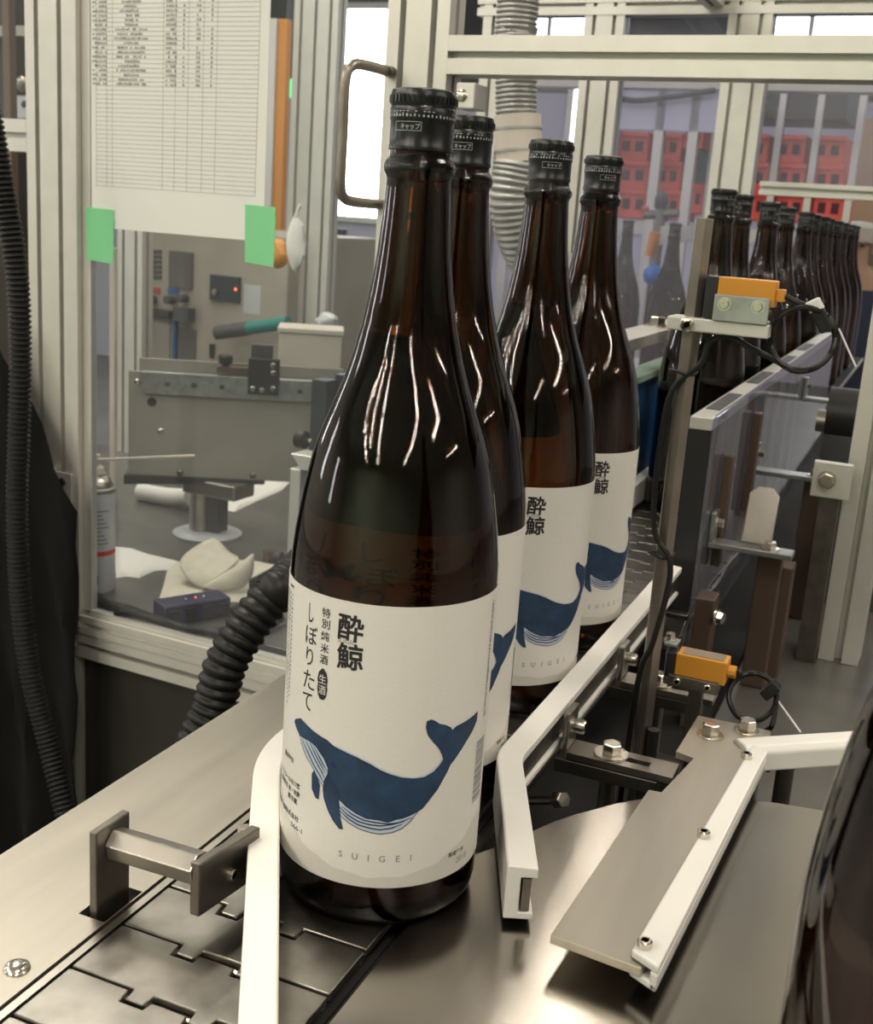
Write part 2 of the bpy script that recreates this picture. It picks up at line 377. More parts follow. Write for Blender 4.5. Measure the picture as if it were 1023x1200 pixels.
# ------------------------------------------------------------------ flat print wrapped on cylinders
class Art:
    def __init__(s): s.bm = bmesh.new()
    def poly(s, pts):
        vs = [s.bm.verts.new((p[0], p[1], 0)) for p in pts]
        f = s.bm.faces.new(vs); bmesh.ops.triangulate(s.bm, faces=[f]); return s
    def line(s, pts, w):
        P = [V((p[0], p[1])) for p in pts]; L = []; R = []
        for i, q in enumerate(P):
            d = (P[min(i + 1, len(P) - 1)] - P[max(i - 1, 0)]).normalized(); n = V((-d.y, d.x))
            ww = w * (0.45 if i in (0, len(P) - 1) else 1) / 2; L.append(q + n * ww); R.append(q - n * ww)
        for i in range(len(P) - 1):
            vs = [s.bm.verts.new((p.x, p.y, 0)) for p in (L[i], L[i + 1], R[i + 1], R[i])]; s.bm.faces.new(vs)
        return s
    def rect(s, u0, v0, u1, v1): return s.poly([(u0, v0), (u1, v0), (u1, v1), (u0, v1)])
    def text(s, body, u, v, w=None, h=None, bold=0.0, rot=0.0, shear=0.0):
        c = bpy.data.curves.new('t', 'FONT'); c.body = body; c.size = 1; c.offset = bold; c.resolution_u = 3
        o = bpy.data.objects.new('t', c); me = o.to_mesh()
        xs = [q.co.x for q in me.vertices]; ys = [q.co.y for q in me.vertices]
        cx, cy = (min(xs) + max(xs)) / 2, (min(ys) + max(ys)) / 2; dx, dy = max(xs) - min(xs), max(ys) - min(ys)
        kx = w / dx if w else h / dy; ky = h / dy if h else kx
        ca, sa = math.cos(rot), math.sin(rot); vs = []
        for q in me.vertices:
            x, y = (q.co.x - cx) * kx, (q.co.y - cy) * ky; x += y * shear
            vs.append(s.bm.verts.new((u + x * ca - y * sa, v + x * sa + y * ca, 0)))
        for p in me.polygons:
            try: s.bm.faces.new([vs[i] for i in p.vertices])
            except ValueError: pass
        o.to_mesh_clear(); bpy.data.objects.remove(o); bpy.data.curves.remove(c); return s
    def wrap(s, name, mt, r, parent, step=2.5):
        us = [q.co.x for q in s.bm.verts]; k = math.floor(min(us) / step) + 1
        while k * step < max(us):
            g = s.bm.verts[:] + s.bm.edges[:] + s.bm.faces[:]
            bmesh.ops.bisect_plane(s.bm, geom=g, dist=1e-5, plane_co=(k * step, 0, 0), plane_no=(1, 0, 0)); k += 1
        for q in s.bm.verts:
            ph = q.co.x * 0.001 / r; q.co = (r * math.cos(ph), r * math.sin(ph), q.co.y * 0.001)
        return s._fin(name, mt, parent)
    def flat(s, name, mt, O, U, Vv, parent):
        off = parent.matrix_basis.translation if parent.parent is None else parent.matrix_basis.translation + parent.parent.matrix_basis.translation
        for q in s.bm.verts: q.co = V(O) + V(U) * q.co.x + V(Vv) * q.co.y - off
        return s._fin(name, mt, parent)
    def _fin(s, name, mt, parent):
        me = bpy.data.meshes.new(name); s.bm.to_mesh(me); s.bm.free()
        me.materials.append(MT[mt]); o = bpy.data.objects.new(name, me); COL.objects.link(o); o.parent = parent; o['kind'] = 'stuff'; return o

# ------------------------------------------------------------------ sake bottles
RB = 0.0525
OUT = [(0, .004), (.030, .003), (.0405, .0004), (.0455, 0), (.0492, .0018), (.0515, .006), (.0525, .012), (.0525, .060), (.0525, .120), (.0525, .168), (.0520, .180), (.0506, .193),
       (.0493, .202), (.0472, .2145), (.0440, .2300), (.0400, .2430), (.0350, .2560), (.0303, .2685), (.0265, .2810), (.0228, .2960), (.0200, .3110), (.0178, .3270), (.0164, .3420),
       (.0155, .3550), (.0151, .3620), (.0156, .3634), (.0166, .3652), (.0169, .3670), (.0166, .3688), (.0156, .3705), (.0146, .3715), (.0143, .3730), (.0138, .3960)]
INN = [(.0095, .3960), (.0098, .3700), (.0112, .3550), (.0122, .3420), (.0137, .3270), (.0160, .3110), (.0189, .2960), (.0227, .2810), (.0265, .2685), (.0312, .2560), (.0362, .2430),
       (.0402, .2300), (.0434, .2145), (.0456, .2020), (.0470, .1930), (.0486, .1800), (.0492, .1680), (.0492, .1200), (.0492, .060), (.0492, .016), (.0460, .0095), (.038, .0075), (0, .0085)]
LIQ = [(0, .0081), (.038, .0070), (.0463, .0091), (.0496, .016), (.0496, .060), (.0496, .1200), (.0496, .1680), (.0490, .1800), (.0474, .1930), (.0460, .2020), (.0438, .2145), (.0406, .2300), (.0366, .2430),
       (.0316, .2560), (.0269, .2685), (.0231, .2810), (.0203, .2915), (0, .2915)]
CAPP = [(.0141, .3745), (.0149, .3748), (.0150, .3765), (.0147, .3772), (.0147, .3872), (.0151, .3882), (.0151, .3930), (.0147, .3938), (.0153, .3950), (.0154, .3985), (.0146, .4010), (.0120, .4017), (0, .4017)]
body = [(-53.7, 99.2), (-52.5, 100.8), (-47.7, 103.1), (-44.2, 102.0), (-38.7, 100.3), (-33.2, 99.0), (-28.9, 98.2), (-25.3, 96.3), (-19.8, 94.9), (-13.0, 93.2), (-6.0, 90.5), (-1.0, 87.8), (3.9, 85.8), (9.8, 84.0), (15.9, 83.2), (21.0, 83.3), (26.3, 85.6), (29.5, 88.7), (31.1, 91.0), (30.2, 93.9), (28.2, 97.5), (24.5, 101.8), (21.6, 105.4), (20.2, 109.7), (20.5, 112.8), (22.6, 113.3), (24.8, 112.2), (27.2, 110.3), (30.7, 109.1), (33.9, 107.3), (35.3, 105.4), (37.8, 106.9), (43.4, 107.5), (49.0, 108.4), (54.7, 109.7), (54.4, 105.0), (51.0, 100.8), (46.3, 97.0), (42.1, 92.9), (38.2, 89.2), (35.7, 87.2), (34.1, 83.9), (31.4, 79.7), (28.8, 75.5), (25.2, 71.4), (21.2, 66.7), (19.1, 65.6), (15.1, 63.7), (11.2, 62.4), (8.3, 62.0), (4.4, 60.4), (-0.5, 61.5), (-6.4, 61.8), (-11.4, 63.7), (-16.7, 66.4), (-19.4, 68.5), (-20.8, 69.2), (-20.4, 62.3), (-18.9, 57.3), (-17.9, 53.7), (-19.7, 53.8), (-23.2, 57.2), (-26.3, 61.7), (-29.0, 67.3), (-29.9, 72.4), (-29.3, 76.9), (-27.6, 80.4), (-27.5, 83.8), (-30.2, 88.3), (-35.5, 92.9), (-39.8, 94.1), (-47.9, 94.1), (-51.1, 96.6)]
belly = [(-20.7, 68.7), (-19.4, 68.5), (-16.7, 66.4), (-11.4, 63.7), (-6.4, 61.8), (-0.5, 61.5), (4.4, 60.4), (8.3, 62.0), (11.2, 62.4), (15.1, 63.7), (19.1, 65.6), (15.3, 60.5), (11.5, 57.0), (6.7, 55.0), (0.9, 54.0), (-4.0, 54.5), (-10.0, 55.9), (-15.2, 58.1), (-19.6, 60.9)]
jaw = [(-48.3, 94.0), (-39.8, 94.1), (-35.5, 92.9), (-30.2, 88.3), (-27.5, 83.8), (-27.6, 80.8), (-29.3, 76.9), (-29.9, 73.5), (-33.2, 76.6), (-38.3, 82.3), (-42.2, 85.1), (-45.9, 90.1)]
fin = [(-37.4, 77.8), (-35.8, 80.0), (-33.9, 76.9), (-32.0, 73.3), (-32.4, 65.6), (-34.2, 66.0), (-36.9, 69.9)]
halo = [(-25.4, 96.9), (-19.8, 95.9), (-13.1, 94.2), (-6.0, 91.6), (-1.1, 88.9), (3.8, 87.0), (9.8, 84.9), (14.8, 83.9), (21.0, 84.4), (25.6, 86.8), (28.8, 89.9), (30.1, 92.0), (31.2, 90.5), (29.5, 88.5), (26.3, 85.5), (21.0, 83.2), (15.9, 83.1), (9.9, 83.9), (3.9, 85.7), (-1.0, 87.7), (-6.0, 90.4), (-13.0, 93.1), (-19.8, 94.8)]
bl = [[(-20.4, 65.5), (-15.4, 61.9), (-10.2, 59.6), (-4.2, 58.6), (0.7, 58.4), (6.4, 59.3), (12.3, 60.7)], [(-19.9, 63.5), (-15.3, 60.1), (-10.1, 57.8), (-4.1, 56.7), (0.8, 56.3), (6.6, 57.4), (11.4, 59.4)], [(-18.8, 65.9), (-13.4, 62.8), (-7.3, 60.6), (-1.4, 60.0), (4.5, 59.6), (9.4, 60.1), (16.2, 62.5)]]
jl = [[(-46.1, 93.2), (-40.9, 87.8), (-36.2, 82.5), (-32.1, 78.6), (-29.7, 75.2)], [(-42.8, 93.4), (-38.7, 89.1), (-34.3, 84.3), (-30.9, 80.6), (-29.3, 77.9)], [(-39.7, 93.5), (-36.0, 89.0), (-32.4, 84.9), (-28.8, 80.8)], [(-37.1, 92.6), (-33.3, 88.4), (-30.6, 85.0), (-28.0, 82.4)]]
LU0, LU1, LV0, LV1 = -112.0, 78.0, 24.3, 170.4

def make_bottle(labelled=True):
    r = thing('sake_bottle', (0, 0, 0), 'sake bottle', 'bottle')
    g = MB().lathe(OUT + INN, n=64).build('glass_body', 'amber_glass', r, smooth=60)
    q = MB().lathe(LIQ, n=64).build('liquid', 'clear_liquid', r, smooth=60)
    c = MB().lathe(CAPP, n=48)
    for k in range(40):                              # knurled rim
        a = 2 * math.pi * k / 40; d = V((math.cos(a), math.sin(a), 0)); n = V((-d.y, d.x, 0))
        c.obox(d * 0.0153 + ZU * 0.3968, d * 0.0005, n * 0.0006, ZU * 0.0015)
    cap = c.build('cap', 'cap_black', r, smooth=40)
    R = 0.01515; A = Art()
    for k in range(46):
        u = -46 + 2 * k; hh = random.uniform(0.8, 1.5); A.rect(u, 388.9, u + random.uniform(0.5, 1.1), 388.9 + hh)
        if random.random() < .7: A.rect(u + 0.2, 391.0, u + 1.3, 391.4)
    A.wrap('cap_marking', 'cap_print', R, cap, 1.0)
    A = Art(); R2 = 0.01478
    for u0 in (-14, 17, 40):
        A.rect(u0, 382.8, u0 + 13.6, 383.0).rect(u0, 386.6, u0 + 13.6, 386.8).rect(u0, 382.8, u0 + .2, 386.8).rect(u0 + 13.4, 382.8, u0 + 13.6, 386.8)
        A.text('キャップ', u0 + 8.2, 384.7, w=9.5, h=2.6, bold=0.01)
    A.wrap('cap_lettering', 'cap_print', R2, cap, 1.0)
    if not labelled: return r
    lab = MB(); N = 76; vs = []
    for k in range(N + 1):
        ph = (LU0 + (LU1 - LU0) * k / N) * .001 / RB
        for rr, z in ((RB + .00005, LV0), (RB + .00025, LV0), (RB + .00025, LV1), (RB + .00005, LV1)):
            vs.append((rr * math.cos(ph), rr * math.sin(ph), z * .001))
    fcs = [(4 * k + i, 4 * k + (i + 1) % 4, 4 * k + 4 + (i + 1) % 4, 4 * k + 4 + i) for k in range(N) for i in range(4)] + [(0, 1, 2, 3), (4 * N, 4 * N + 1, 4 * N + 2, 4 * N + 3)]
    lb = lab.add(vs, fcs).build('label', 'label_paper', r, smooth=40); lb['label'] = 'off-white paper label with a blue whale'
    r1, r2, r3, r4 = (RB + d for d in (.00033, .00040, .00047, .00054))
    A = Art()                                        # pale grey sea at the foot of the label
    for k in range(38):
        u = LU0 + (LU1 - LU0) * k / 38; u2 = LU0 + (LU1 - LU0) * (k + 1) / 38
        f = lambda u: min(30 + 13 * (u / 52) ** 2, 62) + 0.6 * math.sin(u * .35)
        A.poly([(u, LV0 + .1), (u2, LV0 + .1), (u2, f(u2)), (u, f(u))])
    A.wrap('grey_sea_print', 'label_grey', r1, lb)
    A = Art()
    for dx, dy in ((0, 0), (.32, 0), (-.32, 0), (0, .32), (0, -.32), (.23, .23), (-.23, .23), (.23, -.23), (-.23, -.23)):
        A.text('酔', -19.35 + dx, 157.6 + dy, 12.6, 12.8, rot=-0.03).text('鯨', -19.0 + dx, 143.4 + dy, 12.9, 12.8, rot=0.02)
    for ch, (u, v) in zip('特別純米酒', ((-33.0, 162.1), (-33.0, 156.5), (-33.1, 150.5), (-33.0, 144.3), (-33.2, 138.6))): A.text(ch, u, v, 5.0, 4.7, bold=0.012)
    for ch, (u, v, w, h) in zip('しぼりたて', ((-43.0, 159.3, 3.6, 9.6), (-42.3, 148.3, 8.6, 9.6), (-42.9, 137.2, 5.2, 9.2), (-42.7, 125.3, 8.4, 9.6), (-43.3, 114.0, 7.2, 9.0))): A.text(ch, u, v, w, h, bold=0.004)
    bu, bv = -33.4, 126.0
    A.poly([(bu - 1.2, bv - 8), (bu + 1.2, bv - 8), (bu + 2.6, bv - 6), (bu + 3.2, bv - 2), (bu + 2.8, bv), (bu + 3.2, bv + 2.5), (bu + 2.4, bv + 6), (bu + .3, bv + 8.2), (bu - .8, bv + 7.8), (bu - 2.6, bv + 5.6), (bu - 3.2, bv + 2), (bu - 2.8, bv), (bu - 3.1, bv - 3), (bu - 2.4, bv - 6.2)])
    A.text('製造年月', 45.0, 35.9, 11.5, 2.7, bold=0.02)
    for k, (s, v, w) in enumerate((('精米歩合', 78, 12), ('アルコール分17度', 66.5, 24), ('原材料名 米・米麹', 62, 24), ('要冷蔵', 57.5, 10), ('酔鯨酒造株式会社', 48.5, 30))): A.text(s, -46 - w / 2 - (7 if k == 0 else 2 if k == 3 else 0), v, w, 3.2, bold=0.015)
    A.text('566-1', -48, 43.5, 10, 2.6)
    for k in range(3): A.poly([(-66 + 1.9 * k + .75 * math.cos(a), 166.5 + .75 * math.sin(a)) for a in [i * math.pi / 4 for i in range(8)]])
    A.wrap('lettering', 'ink', r2, lb)
    A = Art().text('生', bu, bv + 2.6, 4.4, 4.6).text('酒', bu, bv - 3.0, 4.4, 4.6); A.wrap('badge_lettering', 'label_paper', r3, lb)
    A = Art().text('SUIGEI', -21.6, 150.6, 8.2, 2.2)
    for ch, u in zip('SUIGEI', (-18.4, -11.0, -4.2, 2.5, 10.4, 16.9)): A.text(ch, u, 40.4, h=3.4, bold=0.006)
    A.text('2018', 50, 31.0, 9, 3.2)
    for col, (uc, n, v0) in enumerate(((-62.5, 24, 163), (-66.0, 26, 163), (-69.5, 22, 163), (-73.0, 24, 163))):
        for k in range(n): A.rect(uc - random.uniform(.5, 1.0), v0 - 2.3 * k, uc + random.uniform(.3, .9), v0 - 2.3 * k - random.uniform(.9, 1.6))
    v = 165.0
    while v > 104:                                    # narrow printed column on the right
        h = random.uniform(.5, 1.5); A.rect(63.4, v - h, 66.6 - random.uniform(0, 1.2), v); v -= h + random.uniform(.3, .9)
    v = 92.0
    while v > 58:                                     # bar code
        h = random.choice((.4, .5, .9, 1.3)); A.rect(57.0, v - h, 68.5, v); v -= h + random.choice((.4, .6, .9))
    A.wrap('fine_print', 'ink_grey', r2, lb)
    wh = Art().poly(body).poly(fin).wrap('whale', 'whale_blue', r2, lb)
    Art().poly(belly).poly(jaw).wrap('whale_belly', 'whale_pale', r3, lb)
    A = Art().poly(halo); A.wrap('whale_wash', 'whale_wash', r1, lb)
    A = Art()
    for l in bl + jl: A.line(l, 0.75)
    for l in (body + body[:1], fin + fin[:1], belly + belly[:1], jaw + jaw[:1]): A.line(l, 0.42)
    A.line([(-28, 80), (-22, 74), (-20.6, 69)], 0.8).poly([(-26.5, 87.3), (-25.2, 88.2), (-23.2, 87.2), (-22.5, 85.8), (-24.2, 85.0), (-25.5, 85.7)])
    A.wrap('whale_outline', 'whale_line', r4, lb)
    return r
random.seed(11)
pb = make_bottle()
GB = 'labelled sake bottles queuing on the conveyor'
rows = [((0, 0), -65.9, 'nearest labelled brown sake bottle with the whole blue whale in view'),
        ((-.0278, .1238), -52.4, 'labelled brown sake bottle half hidden right behind the nearest one'),
        ((-.0285, .2815), -38.5, 'third labelled brown sake bottle in the queue beside the white guide rail'),
        ((-.0322, .4305), -27.5, 'farthest labelled brown sake bottle beside the blue panel')]
for i, ((x, y), a, lb) in enumerate(rows):
    o = pb if i == 0 else copy_tree(pb)
    o.location = (x, y, 0); o.rotation_euler.z = math.radians(a); tag(o, lb, 'bottle', GB)
pu = make_bottle(False)
pu.location = (.274, -.203, 0); pu.rotation_euler.z = 1.1
tag(pu, 'blurred dark bottle cut off by the right edge of the picture', 'bottle')
GU = 'unlabelled bottles waiting inside the enclosure'
far = [.9753, 1.1336, 1.3898, 1.6248, 1.8969, 2.0584, 2.2207, 2.3832, 2.5889, 2.798, 3.0363, 3.2407]
nm = ['first', 'second', 'third', 'fourth', 'fifth', 'sixth', 'seventh', 'eighth', 'ninth', 'tenth', 'eleventh', 'twelfth']
for i, y in enumerate(far):
    o = copy_tree(pu); o.location = (-.03 - (.003 if i % 2 else 0), y, 0); o.rotation_euler.z = i * 1.3
    tag(o, '%s unlabelled brown bottle in the row behind the orange sensor' % nm[i], 'bottle', GU)

# ------------------------------------------------------------------ conveyor
cv = thing('chain_conveyor', (-0.0313, 0.3, -0.03), 'stainless flat-top chain conveyor carrying the bottles', 'conveyor')
P_ = 0.0381
plate = [(-.0571, 0), (-.0222, 0), (-.0212, -.0076), (-.0117, -.0076), (-.0107, 0), (.0107, 0), (.0117, -.0076), (.0212, -.0076), (.0222, 0), (.0571, 0),
         (.0571, P_ - .0018), (.0236, P_ - .0018), (.0226, P_ - .0100), (.0103, P_ - .0100), (.0093, P_ - .0045), (-.0093, P_ - .0045), (-.0103, P_ - .0100), (-.0226, P_ - .0100), (-.0236, P_ - .0018), (-.0571, P_ - .0018)]
c0 = MB().prism(plate, (0, 0, -.004), Wv=(0, 0, .004)).build('chain_plate', 'steel_chain', cv, bevel=0.0007)
# shared mesh: local coordinates around the plate, one object per link
for v in c0.data.vertices: v.co += cv.location
c0.location = V((-.0313, -.1771 - 8 * P_, 0)) - cv.location
p0 = MB().cyl((-.056, P_ - .0035, -.0042), (.056, P_ - .0035, -.0042), .0024, 8).build('hinge_pin', 'bolt_steel', cv, smooth=True)
for v in p0.data.vertices: v.co += cv.location
p0.location = c0.location
for k in range(1, 44):
    for q in (c0, p0):
        o = q.copy(); COL.objects.link(o); o.parent = cv; o.location = c0.location + V((0, P_ * k, 0))
for x, z in ((-.0945, -.0005), (.0272, -.012)):
    MB().box((x, -.5, -.02), (x + .0042 if x < 0 else x + .003, 3.6, z)).build('chain_guide_strip', 'steel', cv)
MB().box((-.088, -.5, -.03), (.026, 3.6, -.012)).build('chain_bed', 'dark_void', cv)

sp = thing('conveyor_side_plate', (-.14, 0.2, -.01), 'long stainless side plate left of the chain with a square slot', 'plate')
g = MB(); hx0, hx1, hy0, hy1 = -.112, -.0965, -.106, -.0755; xa, xb, ya, yb = -.1825, -.0958, -.62, 1.4
for q in ((xa, ya, xb, hy0), (xa, hy1, xb, yb), (xa, hy0, hx0, hy1), (hx1, hy0, xb, hy1)): g.box((q[0], q[1], -.004), (q[2], q[3], .0006))
g.build('top_sheet', 'steel_brushed', sp)
MB().box((xa, ya, -.07), (xa + .003, yb, -.0045)).build('outer_flange', 'steel_dark', sp)
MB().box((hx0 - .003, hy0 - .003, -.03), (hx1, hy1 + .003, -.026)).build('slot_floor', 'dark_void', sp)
q = at(20, 1135, z=.0006); MB().dome(q, r=.0062, h=.0035).build('screw', 'bolt_steel', sp, smooth=True)
q = at(335, 864, z=.0006); MB().dome(q, r=.004, h=.002).build('screw', 'bolt_steel', sp, smooth=True)

# left guide rail, bent across the chain
CS = [(0, .004), (.0150, .004), (.0150, .008), (.0075, .008), (.0075, .0275), (.0158, .0275), (.0158, .033), (0.001, .034), (0, .033)]
lr = thing('guide_rail', (-.06, 0, 0), 'white plastic guide rail bent across the chain left of the nearest bottle', 'guide rail')
pth = arc_path([(-.0835, 1.2), (-.0835, .040), (-.0462, -.0255), (.088, -.2545)], .030, 10)
MB().sweep([tuple(q) for q in pth], [(a, z + .001) for a, z in CS], side=1).build('plastic_profile', 'uhmw_white', lr, bevel=.001)
MB().sweep([tuple(q) for q in pth], [(.0085, .0095), (.0128, .0095), (.0128, .028), (.0085, .028)], side=1).build('steel_bar', 'steel_dark', lr)
# its bracket: upright plate, round arm, clamp plate
br = thing('rail_bracket', (-.105, -.09, 0), 'grey steel bracket holding the left white guide rail, standing in the slot', 'bracket')
MB().box((-.1075, -.1035, -.026), (-.1030, -.0775, .0455)).build('upright_plate', 'steel_dark', br, bevel=.0008)
MB().tube([(-.103, -.0895, .034), (-.0535, -.0885, .034)], .0085, 6).build('arm', 'steel', br, bevel=.0006)
MB().tube([(-.112, -.0895, .038), (-.1075, -.0895, .038)], .0035, 10).build('arm_screw', 'bolt_steel', br, smooth=True)
MB().prism([(-.0095, .012), (.030, .012), (.036, .018), (.036, .040), (.0085, .040), (.0075, .0405), (-.0095, .0405)], (-.0535, -.0855, 0), (0.13, .99, 0), (0, 0, 1), (.0055, 0, 0)).build('clamp_plate', 'steel_dark', br, bevel=.0008)
MB().capscrew((-.0475, -.072, .024), (1, 0, 0), .0032, .0035).build('clamp_screw', 'bolt_steel', br, smooth=True)
MB().cyl((-.062, -.040, .027), (-.052, -.030, .027), .0038, 12).build('clamp_spacer', 'bolt_steel', br, smooth=True)

# right guide rail along the queue
rr = thing('guide_rail', (.04, .3, 0), 'white plastic guide rail along the right of the queue, with open cut end', 'guide rail')
pth = arc_path([(.0770, -.0115), (.0268, .107), (.0268, .585)], .012, 6)
MB().sweep([tuple(q) for q in pth], CS, side=1).build('plastic_profile', 'uhmw_white', rr, bevel=.0012)
MB().sweep([tuple(q) for q in pth], [(.0085, .0090), (.0128, .0090), (.0128, .0270), (.0085, .0270)], side=1).build('steel_bar', 'steel_dark', rr)

# dead plate with a round cut edge
dp = thing('dead_plate', (.3, -.1, -.01), 'polished stainless transfer plate right of the chain with a rounded cut edge', 'plate')
edge = [(.0345, -.62), (.0345, .030), (.040, .046), (.0533, .0702), (.0605, .088), (.0682, .1049), (.077, .120), (.0867, .1337), (.0955, .1465), (.1051, .1571), (.118, .169), (.134, .180), (.155, .190), (.185, .200), (.23, .208), (.62, .212), (.62, -.62)]
MB().prism(edge, (0, 0, -.006), Wv=(0, 0, .006)).build('plate_sheet', 'steel_polished', dp, bevel=.0006)
MB().box((.032, -.6, -.06), (.60, -.2, -.008)).build('plate_support', 'dark_void', dp)

# steel plate with the white strip
ZP = .017
st = thing('infeed_plate', (.14, .1, 0), 'flat brushed steel bar with notch and white edge strip above the transfer plate', 'plate')
pg = [(.1077, -.0319), (.1535, -.0366), (.1725, .2560), (.1704, .2728), (.1202, .2716), (.1186, .2043), (.1311, .2004), (.1228, .1419), (.1151, .1411)]
MB().prism(pg, (0, 0, ZP - .005), Wv=(0, 0, .005)).build('steel_bar', 'steel_brushed_bright', st, bevel=.0006)
c4 = [at(882, 872, z=.0215), at(740, 1113, z=.0215), at(772, 1134, z=.0215), at(900, 880, z=.0215)]
ws = [(p.x, p.y) for p in c4]
wst = MB().prism(ws, (0, 0, .0172), Wv=(0, 0, .0045))
d = (c4[2] - c4[1]).normalized(); e = (c4[0] - c4[1]).normalized()
wst.prism([(p.x, p.y) for p in (c4[2], c4[2] - d * .0045, c4[3] - d * .0045, c4[3])], (0, 0, .0075), Wv=(0, 0, .0097))
wst.prism([(p.x, p.y) for p in (c4[2], c4[1], c4[0], c4[3])], (0, 0, .0075), Wv=(0, 0, .0042))
wst.build('white_strip', 'uhmw_white', st, bevel=.0012)
for px, py in ((874, 885), (824, 977), (755, 1106)):
    MB().capscrew(at(px, py + 3, z=.0217), r=.0036, h=.0036).build('cap_screw', 'bolt_steel', st, smooth=35)
for px, py in ((832, 862), (875, 857)):
    MB().hexbolt(at(px, py, z=ZP), r=.0062, h=.0075, washer=1.45).build('hex_bolt', 'bolt_steel', st, bevel=.0005)
for px, py in ((832, 862), (875, 857)):
    q = at(px, py, z=ZP); MB().box((q.x - .012, q.y - .01, -.10), (q.x + .012, q.y + .012, ZP - .0052)).build('support_block', 'steel_dark', st)

w3 = thing('guide_rail', (.21, .27, 0), 'short white plastic rail running off right behind the blurred bottle', 'guide rail')
MB().sweep([(.162, .2255), (.30, .3360)], [(0, .003), (.022, .003), (.022, .016), (.016, .021), (.004, .021), (0, .017)], side=-1).build('plastic_profile', 'uhmw_white', w3, bevel=.0015)
MB().cyl((.185, .255, -.08), (.185, .255, .004), .006, 10).build('rail_post', 'steel_dark', w3, smooth=True)

# slotted L brackets that hold the right rail
def lbracket(y, label, dy=0.0):
    b = thing('rail_bracket', (.08, y, 0), label, 'bracket', 'slotted brackets of the right guide rail')
    MB().box((.0455, y - .011, .006), (.0500, y + .011, .0335)).build('flange', 'steel', b, bevel=.0012)
    g = MB(); zz = .0015; z1 = .0060
    x0, x1, ys = .0500, .1215, .0115
    sx0, sx1, sy = .0865, .104, .0032
    for q in ((x0, y - ys, x1, y - sy), (x0, y + sy, x1, y + ys), (x0, y - sy, sx0, y + sy), (sx1, y - sy, x1, y + sy)): g.box((q[0], q[1], zz), (q[2], q[3], z1))
    g.build('slotted_plate', 'steel', b)
    MB().hexbolt((.0775, y + .001, z1), r=.0068, h=.0072, washer=1.75).build('hex_bolt', 'bolt_steel', b, bevel=.0005)
    MB().capscrew((.0500, y, .0215), (1, 0, 0), .0050, .0085).build('flange_screw', 'bolt_steel', b, smooth=35)
    MB().box((.042, y - .0125, -.0085), (.112, y + .009, .0008)).build('support_bar', 'steel_dark', b, bevel=.0006)
    MB().cyl((.0775, y + .001, -.12), (.0775, y + .001, -.0087), .006, 10).build('support_post', 'steel_dark', b, smooth=True)
lbracket(.198, 'nearer slotted steel bracket bolted behind the right white rail')
lbracket(.342, 'farther slotted steel bracket bolted behind the right white rail')
vb = thing('cable_block', (.09, .28, -.06), 'small steel block with pin between the two slotted brackets', 'block')
MB().box((.066, .262, -.046), (.112, .298, -.030)).build('block', 'steel_dark', vb, bevel=.001)
MB().cyl((.089, .28, -.03), (.089, .28, -.005), .0045, 12).build('pin', 'black_metal', vb, smooth=True)
MB().cyl((.066, .268, -.038), (.058, .268, -.038), .004, 10).build('side_screw', 'bolt_steel', vb, smooth=True)
MB().box((.084, .274, -.12), (.094, .286, -.0462)).build('foot', 'steel_dark', vb)
q = at(652, 937, z=-.03)
hb = thing('hex_bolt', q, 'loose-looking hexagon bolt head in the dark gap below the right rail', 'bolt')
MB().hexbolt(q, (.75, -.5, .45), .0062, .009, 0).build('bolt_head', 'steel', hb, bevel=.0005)
MB().cyl(q, q - V((.75, -.5, .45)).normalized() * .05, .0035, 10).build('bolt_shank', 'steel_dark', hb)
bs = thing('base_cabinet', (.3, .6, ZF), 'dark machine base below the transfer plate and chain', 'machine')
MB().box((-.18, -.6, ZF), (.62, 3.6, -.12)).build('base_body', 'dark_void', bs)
MB().box((.033, .0, -.12), (.62, .22, -.10)).build('base_ledge', 'steel_dark', bs)
MB().box((.095, .33, -.1195), (.62, 3.0, -.100)).build('side_cover', 'deck_grey', bs, bevel=.002)

# ------------------------------------------------------------------ upper sensor on its hexagonal rod
RX, RY = .080, .287
sr = thing('sensor_stand', (RX, RY, -.12), 'grey hexagonal rod standing beside the rail with a clamp arm', 'stand')
MB().tube([(RX, RY, -.12), (RX, RY, .357)], .0066, 6).build('hex_rod', 'rod_grey', sr, bevel=.0005)
MB().box((.0655, RY - .014, .2835), (.1325, RY - .001, .2925)).box((.0655, RY + .0005, .2835), (.090, RY + .010, .2925)).build('clamp_arm', 'aluminium', sr, bevel=.001)
MB().capscrew((.0795, RY - .014, .288), (0, -1, 0), .0048, .003).build('clamp_screw', 'bolt_steel', sr, smooth=35)
def tie(z, r=.0088):
    return MB().tube([(RX + r * math.cos(a) - .002, RY + r * math.sin(a), z + .001 * math.sin(2 * a)) for a in [k * math.pi / 8 for k in range(17)]], .0012, 6).build('cable_tie', 'rubber', sr, smooth=True)
tie(.255); tie(.125)
us = thing('photo_sensor', (.112, RY - .008, .2925), 'orange photoelectric sensor clamped on the hexagonal rod', 'sensor')
MB().box((.0960, RY - .012, .3035), (.1330, RY + .004, .3205)).build('housing', 'sensor_orange', us, bevel=.0008)
MB().box((.0880, RY - .011, .2930), (.0958, RY + .003, .3205)).build('lens_face', 'black_metal', us, bevel=.0006)
MB().box((.1330, RY - .009, .3075), (.1385, RY + .001, .3155)).build('cable_gland', 'sensor_orange', us, bevel=.0006)
zb = MB().box((.0955, RY - .0165, .2925), (.1310, RY - .0145, .3095)).box((.0955, RY - .0145, .2925), (.1310, RY - .001, .2945)).build('mount_angle', 'zinc', us, bevel=.0005)
